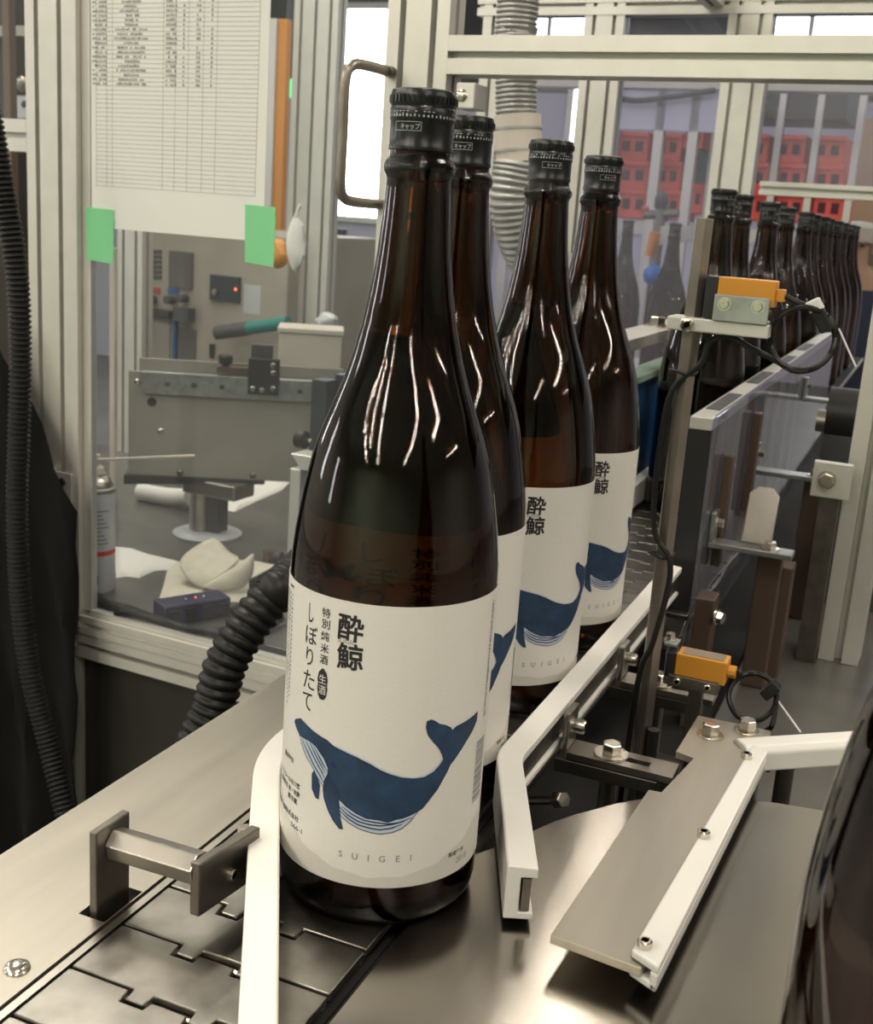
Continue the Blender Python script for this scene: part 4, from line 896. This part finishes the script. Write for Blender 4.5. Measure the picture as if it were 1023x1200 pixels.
gr = thing('channel_guard', (.05, 1.0, -.12), 'clear acrylic guard along the chain with grey top bar and black end plate', 'guard')
MB().box((.030, .600, .166), (.0515, 1.9, .178)).build('top_bar', 'aluminium', gr, bevel=.0008)
for k in range(4): MB().box((.0335, .66 + .26 * k, .1782), (.0475, .80 + .26 * k, .1790)).build('bar_recess', 'dark_grey', gr)  # dark strips laid on top stand for the shaded recesses of the bar
MB().box((.030, .600, -.05), (.0515, .606, .1658)).build('end_plate', 'black_metal', gr)
MB().box((.0525, .598, -.06), (.0565, 1.9, .181)).build('guard_pane', 'acrylic_hazy', gr, bevel=.0008)
MB().box((.036, .606, -.05), (.044, 1.9, .1658)).build('guard_core', 'dark_grey', gr)
for k in range(7): MB().box((.0445, .66 + .12 * k, -.05), (.0490, .70 + .12 * k, .1655)).build('guard_bar', ('bronze_bar', 'steel_dark')[k % 2], gr)
def gbracket(y, px, zpx, label, L=.082):
    b = thing('guard_bracket', at(*px, y=y), label, 'bracket', 'angle brackets of the acrylic guard')
    x0 = .0570; z = zpx
    MB().box((x0, y - .012, z), (x0 + L, y + .012, z + .006)).build('arm_plate', 'zinc', b, bevel=.001)
    MB().box((x0, y - .012, z + .0062), (x0 + .005, y + .012, z + .036)).build('arm_flange', 'zinc', b, bevel=.001)
    MB().hexbolt((x0 + L * .72, y, z + .006), r=.006, h=.006, washer=1.5).build('arm_bolt', 'bolt_steel', b)
    MB().hexbolt((x0 + .005, y, z + .024), (1, 0, 0), .005, .006, 1.4).build('flange_bolt', 'bolt_steel', b)
    MB().box((x0 + L * .72 - .012, y + .013, -.0995), (x0 + L * .72 + .012, y + .037, z)).build('upright', 'bronze_bar', b, bevel=.0015)
    if y < .7: MB().prism([(0, 0), (.03, 0), (.03, .05), (.022, .058), (.008, .058), (0, .05)], (x0 + L * .35, y + .010, z + .0062), (1, 0, 0), (0, .35, .94), (0, .004, -.001)).build('slotted_tongue', 'steel', b, bevel=.001)
gbracket(.640, (848, 655), at(900, 650, y=.640).z, 'nearer angle bracket bolted outside the clear acrylic guard')
gbracket(.900, (893, 572), at(930, 560, y=.900).z, 'farther angle bracket bolted outside the clear acrylic guard', .10)
gbracket(1.40, (920, 470), .105, 'angle bracket farthest back on the clear acrylic guard', .10)
for k, (y, z0, z1) in enumerate(((.655, .02, .135), (.835, .04, .155))):
    tag(MB().box((.0580, y, z0), (.0670, y + .018, z1)).build('clamp_bar', 'bronze_bar', bevel=.001), ('bronze-brown clamp bar on the acrylic guard beside its near end', 'bronze-brown clamp bar on the acrylic guard farther back')[k], 'bar')
# curved wear strip with blocks
cs = thing('curved_guide', (.075, .45, -.06), 'curved steel edge strip with a row of flat blocks below the acrylic guard', 'guide')
pp = [at(797, 752, z=-.02), at(815, 712, z=-.02), at(838, 690, z=-.02), at(850, 668, z=-.02), at(865, 650, z=-.02)]
pp = smooth_path(pp, 6)
MB().sweep([(p.x, p.y) for p in pp], [(0, -.028), (.002, -.028), (.002, -.015), (0, -.015)], side=1).build('edge_strip', 'steel', cs)
for k in range(6):
    i = 1 + k * 4; p = pp[min(i, len(pp) - 2)]; d = (pp[min(i + 1, len(pp) - 1)] - p).normalized(); n = V((d.y, -d.x, 0))
    MB().obox(p - n * .013 + ZU * 0, d * (.5 * (pp[min(i + 4, len(pp) - 1)] - p).length - .002), n * .012, ZU * .004).build('flat_block', 'steel_chain', cs, bevel=.001)
MB().cyl((pp[8].x, pp[8].y, -.12), (pp[8].x, pp[8].y, -.028), .01, 12).build('guide_post', 'steel_dark', cs)
# uprights and drive parts seen through the guard
mx = thing('drive_posts', (.12, .7, -.12), 'dark bronze square posts of the drive below the guard brackets', 'machine')
for (x0, x1, y0, yy) in ((815, 838, 700, .56), (894, 912, 668, .66), (914, 930, 664, .68)):
    a, b = at(x0, y0, y=yy), at(x1, y0, y=yy); MB().box((a.x, yy, -.0995 if a.x > .095 else -.12), (b.x, yy + .03, a.z)).build('square_post', 'bronze_bar', mx, bevel=.0012)
a = at(825, 700, y=.55); MB().hexbolt((a.x + .012, .56, a.z - .02), (1, -.3, 0), .006, .006, 1.3).build('post_bolt', 'bolt_steel', mx)
gm = thing('gear_motor', (.13, 1.05, .0), 'black gear motor beside the right enclosure post', 'motor')
a = at(990, 485, y=1.02)
MB().tube([(a.x - .02, 1.02, a.z), (a.x + .09, 1.02, a.z)], .032, 20).build('motor_body', 'black_metal', gm, smooth=40)
MB().tube([(a.x - .032, 1.02, a.z - .012), (a.x - .02, 1.02, a.z - .012)], .014, 16).build('shaft_boss', 'steel', gm, smooth=40)
MB().box((a.x - .02, 1.0, -.0995), (a.x + .09, 1.04, a.z - .025)).build('motor_foot', 'dark_grey', gm)
ab = thing('adjuster_plate', (.13, .75, 0), 'aluminium adjuster plate with a chrome hexagon bolt at the right post', 'plate')
a, b = at(950, 578, y=.765), at(990, 542, y=.765)
MB().box((a.x, .752, a.z), (b.x + .01, .762, b.z)).build('plate', 'aluminium', ab, bevel=.001)
MB().hexbolt(at(969, 562, y=.752), (0, -1, 0), .008, .006, 1.2).build('hex_bolt', 'bolt_steel', ab)
MB().box((a.x + .01, .7625, -.0995), (a.x + .03, .78, a.z + .02)).build('plate_post', 'steel_dark', ab)

# ------------------------------------------------------------------ rear frame of the enclosure
TR = 2.0
rf = thing('rear_enclosure', F(-.6, TR, ZF), 'rear aluminium profile frame of the enclosure with hazy panes behind the bottles', 'frame')
for x0, x1, yy, nf_ in ((341, 392, 120, 3), (560, 584, 110, 1), (675, 721, 130, 2), (838, 889, 150, 2)):
    a, b = fs(x0, yy, TR), fs(x1, yy, TR); post(a, b - a, TR, ZF, 1.5, nf_, rf, mt='aluminium', name='rear_post')
za, zb_ = fz(760, 17, TR), fz(760, 4, TR); frail(MB(), fs(560, 10, TR), 1.2, za, .04, TR - .002, .04).build('rear_top_rail', 'aluminium', rf)
za, zb_ = fz(950, 231, TR), fz(950, 215, TR); frail(MB(), fs(889, 220, TR) + .001, 1.2, za, zb_ - za, TR, .04).build('rear_mid_rail', 'aluminium', rf)
sA = [fs(392, 120, TR), fs(560, 110, TR), fs(584, 110, TR), fs(675, 130, TR), fs(721, 130, TR), fs(838, 150, TR), fs(889, 150, TR)]
MB().fbox(sA[2] + .002, sA[3] - .002, TR + .018, TR + .022, -.2, .78).build('rear_pane', 'acrylic_hazy', rf)
MB().fbox(sA[4] + .002, sA[5] - .002, TR + .018, TR + .022, -.2, .78).build('rear_pane', 'acrylic_hazy', rf)
MB().fbox(sA[6] + .002, 1.2, TR + .018, TR + .022, zb_ + .001, .78).build('rear_pane', 'acrylic_hazy', rf)
for k, (x0, x1, t_) in enumerate(((137, 166, 1.72),)):
    a, b = fs(x0, 400, t_), fs(x1, 400, t_); post(a, b - a, t_, ZD, 1.5, 2, rf, name='inner_post')
a = fs(128, 420, 1.3); b = fs(134, 420, 1.3)
tag(MB().fbox(a, b, 1.3, 1.31, ZD, fz(130, 290, 1.3)).build('white_strip_post', 'box_cream', bevel=.001), 'narrow cream upright strip behind the spray can', 'strip')
for k, s_ in enumerate((-.40,)):
    yrail(MB(), T0 + .041, TR, .79, .04, s_, .04).build('roof_rail', 'aluminium', rf)

# big flexible duct
TD = 1.55
du = thing('flexible_duct', fp(600, 340, TD), 'grey corrugated flexible duct with a beige cuff hanging behind the bottles', 'duct')
hose_mesh([V((fp(612, -60, TD).x, fp(612, -60, TD).y, ZC + .39)), fp(612, -60, TD), fp(606, 40, TD), fp(605, 95, TD), fp(605, 138, TD)], .038, .0085, .005, 24).build('upper_hose', 'duct_silver', du, smooth=50)
MB().tube([fp(606, 136, TD), fp(607, 165, TD), fp(609, 192, TD)], .043, 24).build('cuff', 'box_cream', du, smooth=40)
for yy in (150, 176): MB().tube([fp(607, yy, TD), fp(607, yy + 3, TD)], .0445, 24).build('cuff_band', 'duct_silver', du, smooth=40)
hose_mesh([fp(612, 190, TD), fp(606, 235, TD), fp(618, 285, TD + .03), fp(645, 320, TD + .10), fp(690, 345, TD + .25), fp(700, 400, TD + .30), fp(700, 520, TD + .30)], .052, .0105, .006, 24).build('lower_hose', 'duct_silver', du, smooth=50)

# ------------------------------------------------------------------ control cabinet behind the applicator
TC = 1.95
cbn = thing('control_cabinet', F(-1.5, TC, ZF), 'beige control cabinet with vent grid and switches seen through the door', 'cabinet')
a, b = fp(163, 440, TC), fp(339, 277, TC)
MB().fbox(XF.dot(a), XF.dot(b), TC, TC + .5, ZF, b.z).build('cabinet_body', 'cabinet_beige', cbn, bevel=.004)
def cpan(name, x0, y0, x1, y1, mt_, th=.006, par=None, bev=.001):
    p, q_ = fp(x0, y1, TC), fp(x1, y0, TC); return MB().fbox(XF.dot(p), XF.dot(q_), TC - th, TC - .0002, p.z, q_.z).build(name, mt_, par or cbn, bevel=bev)
for i in range(4):
    for j in range(6): cpan('vent_slot', 168.5 + 5.6 * i, 293 + 6 * j, 173 + 5.6 * i, 297.5 + 6 * j, 'dark_grey', .002, bev=0)
cpan('grey_panel', 199, 296, 227, 337, 'deck_grey'); cpan('display', 248, 325, 283, 351, 'dark_blue_grey', .01); cpan('paper_note', 285, 335, 306, 367, 'can_white', .001)
cpan('red_nameplate', 175, 337, 188, 343, 'switch_red', .003); cpan('blue_nameplate', 197, 338, 210, 344, 'switch_blue', .003)
for px, py in ((181, 351), (203, 351), (218, 349)): c_ = fp(px, py, TC); MB().tube([c_, c_ - NF * .03], .011, 14).build('selector_knob', 'dark_grey', cbn, bevel=.002)
c_ = fp(276, 339, TC - .0105); MB().dome(c_, NF * -1, .004, .002).build('pilot_light', 'led_red', cbn)
c_ = fp(253, 342, TC - .0105); MB().tube([c_, c_ - NF * .008], .008, 14).build('display_knob', 'steel', cbn)
cpan('black_ledge', 168, 364, 206, 369, 'black_metal', .03); cpan('switch_box', 211, 361, 229, 375, 'dark_grey', .03)
cpan('cable_drop', 168, 369, 173, 425, 'black_metal', .02); cpan('door_panel', 176, 372, 200, 425, 'cabinet_beige', .004); cpan('blue_tube', 205, 372, 209, 425, 'blue_panel', .012); cpan('grey_door', 210, 385, 230, 425, 'deck_grey', .004)
p0_, p1_ = fp(254, 390, TC - .05), fp(338, 378, TC - .05)
MB().tube([p0_, p1_], .016, 16).build('teal_cylinder', 'teal', cbn, smooth=40); MB().tube([p0_, p0_.lerp(p1_, .45)], .0175, 16).build('black_sleeve', 'dark_grey', cbn, smooth=40)
cpan('small_latch', 247, 403, 252, 419, 'black_metal', .008)
hang = thing('hanging_bags', fp(330, 300, 1.7), 'orange bag and crumpled white film hanging beside the control cabinet', 'bag')
rn = random.Random(4)
def blob(name, px, py, rx, ry, t_, mt_, par):
    c = fp(px, py, t_); g = MB(); vs = []; n = 14
    k_ = ((c - CAM).dot(_f)) / F_PX
    for i in range(9):
        ph = math.pi * i / 8
        for j in range(n):
            th = 2 * math.pi * j / n; r_ = 1 + rn.uniform(-.22, .22)
            vs.append(c + XF * (rx * k_ * math.sin(ph) * math.cos(th) * r_) + NF * (.6 * rx * k_ * math.sin(ph) * math.sin(th) * r_) + ZU * (ry * k_ * math.cos(ph) * (1 + rn.uniform(-.08, .08))))
    g.add(vs, [(i * n + j, i * n + (j + 1) % n, (i + 1) * n + (j + 1) % n, (i + 1) * n + j) for i in range(8) for j in range(n)])
    return g.build(name, mt_, par, smooth=True)
blob('orange_bag', 325, 297, 15, 17, 1.75, 'orange_film', hang); blob('white_film', 347, 286, 12, 30, 1.7, 'cloth_white', hang)
MB().tube([fp(350, 250, 1.7), fp(340, 268, 1.7), fp(352, 240, 1.7)], .004, 6).build('string', 'cloth_white', hang)
o = thing('orange_panel', fp(330, 160, 3.2), 'tall orange sheet with bright edges standing behind the printed sheet', 'panel')
a, b = fp(322, 160, 3.2), fp(337, 22, 3.2); MB().fbox(XF.dot(a), XF.dot(b), 3.2, 3.23, ZF, b.z).build('sheet', 'orange_film', o); MB().fbox(XF.dot(a) - .03, XF.dot(a) - .002, 3.19, 3.22, ZF, b.z).build('edge_strip', 'tie_white', o)
o = thing('film_heap', fp(390, 380, 1.75), 'crumpled clear film and dark valve on top behind the cream box', 'film')
blob('film', 383, 376, 14, 10, 1.75, 'can_white', o); blob('valve', 393, 398, 9, 9, 1.72, 'dark_blue_grey', o)

# ------------------------------------------------------------------ filler area and factory behind
def rbottle(px, pyt, t_, lb):
    o = copy_tree(pu); c = fp(px, pyt, t_); o.location = (c.x, c.y, c.z - .4017); tag(o, lb, 'bottle', 'bottles at the rear filler'); return c
rt = thing('rear_table', fp(760, 345, 2.6), 'long rear table carrying the filler and two brown bottles', 'table')
c1 = rbottle(737, 258, 2.55, 'brown bottle on the rear table left of the filler')
c2 = rbottle(789, 288, 2.45, 'brown bottle on the rear table behind the hexagonal rod')
zt = c1.z - .4017
for ob in bpy.data.objects:
    if ob.get('label', '').startswith('brown bottle on the rear table'): ob.location.z = zt
s_a, s_b = fs(690, 350, 2.5), fs(830, 350, 2.5)
rt.location = F((s_a + s_b) / 2, 2.6, ZF)
MB().fbox(s_a, s_b, 2.3, 3.0, zt - .04, zt).build('table_top', 'aluminium_far', rt, bevel=.002)
for s_ in (s_a + .02, s_b - .06):
    for t_ in (2.33, 2.93): MB().fbox(s_, s_ + .04, t_, t_ + .04, ZF, zt - .0405).build('leg', 'aluminium_far', rt)
fl = thing('filling_valve', fp(775, 330, 2.6), 'small filling valve with white bag and orange tube on the rear table', 'valve')
fl.location.z = zt
c_ = fp(775, 245, 2.6); MB().cyl(V((c_.x, c_.y, zt)), c_, .014, 12).build('stem', 'steel', fl); MB().tube([fp(755, 252, 2.6), fp(795, 250, 2.6)], .012, 10).build('cross_arm', 'steel_dark', fl)
blob('head', 775, 236, 8, 12, 2.6, 'dark_grey', fl); blob('red_knob', 756, 246, 5, 5, 2.6, 'switch_red', fl); blob('green_knob', 781, 250, 4, 10, 2.6, 'crate_green', fl)
a, b = fp(770, 288, 2.5), fp(795, 262, 2.5); MB().prism([(0, 0), (.09, .02), (.10, .0), (.105, .055), (.005, .05)], a, XF, ZU, NF * .02).build('white_tray', 'cap_white', fl)
MB().tube([fp(762, 300, 2.5), fp(768, 272, 2.5)], .014, 10).build('orange_tube', 'orange_film', fl); blob('blue_base', 766, 322, 12, 12, 2.5, 'crate_blue', fl)

# stacked crates on a rack
TK = 5.2
def crate(x0, y0, x1, y1, mt_, lb, hole='crate_hole'):
    p, q_ = fp(x0, y1, TK), fp(x1, y0, TK); sa, sb, z0, z1 = XF.dot(p), XF.dot(q_), p.z, q_.z
    o = thing('bottle_crate', F((sa + sb) / 2, TK, z0), lb, 'crate', 'crates stacked at the back of the hall')
    MB().fbox(sa, sb, TK, TK + .3, z0, z1).build('crate_body', mt_, o, bevel=.006)
    MB().fbox(sa, sb, TK - .015, TK, z1 - (z1 - z0) * .16, z1).build('crate_rim', mt_, o)
    w, h = sb - sa, z1 - z0
    for f0, f1 in ((.16, .40), (.58, .82)): MB().fbox(sa + w * f0, sa + w * f1, TK - .004, TK + .001, z0 + h * .32, z0 + h * .68).build('hand_hole', hole, o)
    return z0
words = {0: 'top', 1: 'middle', 2: 'lowest'}
for ci, (xa, xb) in enumerate(((722, 762), (766, 800), (866, 902), (906, 946), (950, 992))):
    for ri in range(3):
        y0 = 155 + ri * 34 + (ci * 1.2); crate(xa, y0, xb, y0 + 32, 'crate_red', 'red bottle crate, %s of the %s stack from the left at the back' % (words[ri], ('first', 'second', 'third', 'fourth', 'fifth')[ci]))
crate(803, 176, 822, 214, 'crate_green', 'dark green crate between the red stacks', 'dark_grey')
for ri in range(2): crate(800, 150 + 70 * ri if ri == 0 else 216, 826, 174 if ri == 0 else 250, 'crate_red', 'red bottle crate %s the dark green crate' % ('above', 'below')[ri])
crate(645, 200, 661, 226, 'crate_blue', 'small blue crate behind the rear frame', 'dark_grey'); crate(664, 205, 692, 236, 'crate_red', 'red bottle crate beside the small blue crate')
rk = thing('storage_rack', F(-1.3, TK + .1, ZF), 'grey storage rack with uprights under the stacked crates', 'rack')
for px in (716, 763, 830, 860, 904, 948, 996): a = fs(px, 200, TK - .03); MB().fbox(a, a + .03, TK - .055, TK - .025, ZF, 1.0).build('rack_upright', 'aluminium_far', rk)
zk = fz(860, 262, TK) - .02
MB().fbox(fs(640, 200, TK), fs(994, 200, TK), TK - .03, TK + .35, zk - .06, zk - .001).build('rack_shelf', 'aluminium_far', rk)
MB().fbox(fs(640, 200, TK), fs(994, 200, TK), TK - .02, TK + .32, zk - .9, zk - .07).build('rack_back', 'wall_sky_tint', rk)
zt2 = fz(860, 138, TK); MB().fbox(fs(700, 130, TK), fs(994, 130, TK), TK - .04, TK + .4, zt2, zt2 + .22).build('rack_header', 'dark_grey', rk)
cbx = thing('carton', F(-.4, TK, ZF), 'tan cardboard carton wall behind the worker at the right edge', 'carton')
TQ = 6.75; a, b = fp(985, 330, TQ), fp(1060, 140, TQ); MB().fbox(XF.dot(a), XF.dot(b), TQ, TQ + .12, ZF, b.z).build('carton_body', 'cardboard', cbx); MB().fbox(XF.dot(a) + .05, XF.dot(a) + .25, TQ - .002, TQ - .0002, a.z + .1, a.z + .3).build('carton_print', 'sensor_plate', cbx)
# overhead beam, sign, conduit
TB = 4.6
bm_ = thing('overhead_beam', F(-1.0, TB, 0), 'white painted overhead beam with a drooping conduit behind the rear frame', 'beam')
za = fz(800, 104, TB); MB().fbox(fs(590, 100, TB), fs(1100, 100, TB), TB, TB + .1, za, za + .05).build('beam', 'cap_white', bm_)
MB().fbox(fs(690, 150, TB), fs(842, 150, TB), TB + .02, TB + .06, fz(760, 152, TB), za - .001).build('grey_apron', 'wall_sky_tint', bm_)
MB().tube(smooth_path([fp(715, 112, TB - .03), fp(745, 118, TB - .03), fp(790, 113, TB - .03), fp(838, 106, TB - .03)], 6), .012, 8).build('conduit', 'dark_grey', bm_, smooth=True)
for px in (590, 760, 800): a = fs(px, 200, TB); MB().fbox(a, a + .04, TB + .02, TB + .06, ZF, za).build('beam_post', 'aluminium_far', bm_)
xs = thing('exit_sign', fp(330, 100, 4.0), 'glowing green exit sign seen through the door pane', 'sign')
a, b = fp(318, 113, 4.0), fp(346, 92, 4.0); MB().fbox(XF.dot(a), XF.dot(b), 4.0, 4.05, a.z, b.z).build('sign_face', 'exit_green', xs, bevel=.01)
MB().fbox((XF.dot(a) + XF.dot(b)) / 2 - .01, (XF.dot(a) + XF.dot(b)) / 2 + .01, 4.02, 4.04, b.z, ZC + .4).build('sign_hanger', 'dark_grey', xs)
# dark roof trusses
for k, (p, q_) in enumerate((((770, -40), (850, 60)), ((470, -10), (700, -30)))):
    t = thing('roof_brace', fp(*p, 6.3), ('slanted grey roof brace at the top of the hall', 'level grey roof brace at the top of the hall')[k], 'brace')
    MB().tube([fp(*p, 6.3), fp(*q_, 6.3)], .06, 8).build('brace', 'dark_grey', t)
# left background machinery behind the printed sheet
lm = thing('far_machine', F(-2.9, 3.6, ZF), 'dark machine with shiny pipes far behind the enclosure door', 'machine')
a, b = fp(395, 420, 3.6), fp(450, 270, 3.6)
MB().fbox(XF.dot(a) - .3, XF.dot(b) + .2, 3.6, 4.0, ZF, fz(420, 335, 3.6)).build('machine_body', 'dark_grey', lm, bevel=.02)
for k, (px, py) in enumerate(((385, 250), (398, 268), (412, 290), (425, 282), (436, 300))): c_ = fp(px, py, 3.55); MB().cyl(V((c_.x, c_.y, ZF)), c_, .03, 12).build('shiny_pipe', ('steel', 'dark_blue_grey', 'orange_film', 'steel', 'dark_grey')[k], lm, smooth=True)
for k, py in enumerate((330, 345, 358)): MB().tube([fp(395, py, 3.4), fp(440, py, 3.4)], .02, 8).build('tray_edge', ('tie_white', 'dark_grey', 'steel')[k], lm)
lw = thing('side_cabinet', F(-2.2, 1.6, ZF), 'pale machine housing with round fittings beyond the left post', 'machine')
a, b = fp(-60, 140, 1.7), fp(31, 100, 1.7)
MB().fbox(-2.6, fs(13, 60, 1.7), 1.7, 1.9, ZF, .9).build('housing', 'panel_brown', lw); MB().fbox(fs(12, 60, 1.6), fs(34, 60, 1.6), 1.6, 1.62, fz(20, 138, 1.6), fz(20, 112, 1.6)).build('white_plate', 'can_white', lw)
MB().fbox(-2.4, fs(34, 60, 1.65), 1.65, 1.67, fz(20, 42, 1.65), fz(20, 30, 1.65)).build('cross_bar', 'machine_beige', lw)
for px, py in ((15, 120), (28, 122)): MB().dome(fp(px, py, 1.6), NF * -1, .008, .004).build('plate_screw', 'dark_grey', lw)
blob('pressure_gauge', 25, 98, 7, 9, 1.6, 'steel', lw); MB().fbox(fs(3, 60, 1.55), fs(11, 60, 1.55), 1.55, 1.57, ZF, .9).build('upright', 'bronze_bar', lw)

# worker far behind the row of bottles
wk = thing('person', fp(1004, 330, 5.0), 'person in a pale cap and dark work clothes behind the row of bottles', 'person')
hc = fp(1004, 285, 6.3); wk.location = V((hc.x, hc.y, ZF)); G = hc
def skin(verts, edges, rad, name, mt_, par, sub=2):
    me = bpy.data.meshes.new(name); me.from_pydata([V(v) - par.location for v in verts], edges, [])
    o = bpy.data.objects.new(name, me); COL.objects.link(o); o.parent = par; me.materials.append(MT[mt_])
    sk = o.modifiers.new('skin', 'SKIN'); sk.use_smooth_shade = True
    for i, r in enumerate(rad): me.skin_vertices[0].data[i].radius = (r, r)
    me.skin_vertices[0].data[0].use_root = True
    sb = o.modifiers.new('sub', 'SUBSURF'); sb.levels = sub; sb.render_levels = sub; return o
h = G.z; gx, gy = G.x, G.y
vb_ = [(gx, gy, h - .62), (gx, gy, h - .40), (gx, gy, h - .22), (gx, gy, h - .13), (gx, gy, h - .02), (gx, gy, h + .07),
       (gx - .19, gy, h - .24), (gx - .24, gy - .05, h - .50), (gx - .22, gy - .22, h - .62), (gx + .19, gy, h - .24), (gx + .24, gy - .05, h - .50), (gx + .22, gy - .22, h - .62),
       (gx - .09, gy, h - .72), (gx - .10, gy - .02, h - .98), (gx - .10, gy, ZF + .08), (gx - .10, gy - .12, ZF + .04), (gx + .09, gy, h - .72), (gx + .10, gy - .02, h - .98), (gx + .10, gy, ZF + .08), (gx + .10, gy - .12, ZF + .04)]
eb = [(0, 1), (1, 2), (2, 3), (3, 4), (4, 5), (2, 6), (6, 7), (7, 8), (2, 9), (9, 10), (10, 11), (0, 12), (12, 13), (13, 14), (14, 15), (0, 16), (16, 17), (17, 18), (18, 19)]
skin(vb_, eb, [.15, .15, .15, .055, .085, .07, .07, .05, .04, .07, .05, .04, .09, .07, .05, .045, .09, .07, .05, .045], 'body', 'skin', wk)
skin([(gx, gy, h - .62), (gx, gy, h - .40), (gx, gy, h - .23), (gx - .19, gy, h - .25), (gx - .24, gy - .05, h - .48), (gx + .19, gy, h - .25), (gx + .24, gy - .05, h - .48), (gx - .09, gy, h - .74), (gx - .10, gy - .02, h - 1.0), (gx + .09, gy, h - .74), (gx + .10, gy - .02, h - 1.0)],
     [(0, 1), (1, 2), (2, 3), (3, 4), (2, 5), (5, 6), (0, 7), (7, 8), (0, 9), (9, 10)], [.17, .165, .16, .085, .062, .085, .062, .105, .085, .105, .085], 'work_clothes', 'overall_navy', wk)
MB().lathe([(.098, 0), (.102, .03), (.095, .075), (.06, .105), (0, .112)], (gx, gy, h + .005), 24).prism([(-.08, 0), (.08, 0), (.06, -.07), (-.06, -.07)], (gx, gy - .085, h + .008), Wv=(0, 0, .008)).build('cap', 'cap_white', wk, smooth=40)
MB().tube([(gx, gy - .088, h - .01), (gx, gy - .115, h - .045), (gx, gy - .09, h - .05)], .012, 8).build('nose', 'skin', wk, smooth=True)
for s_ in (-1, 1):
    MB().dome((gx + s_ * .035, gy - .083, h - .012), (0, -1, 0), .009, .005).build('eye', 'dark_grey', wk); MB().obox((gx + s_ * .09, gy, h - .02), (.008, 0, 0), (0, .02, 0), (0, 0, .032)).build('ear', 'skin', wk, bevel=.006)
MB().obox((gx, gy - .084, h - .078), (.025, 0, 0), (0, .004, 0), (0, 0, .005)).build('mouth', 'switch_red', wk, bevel=.002)
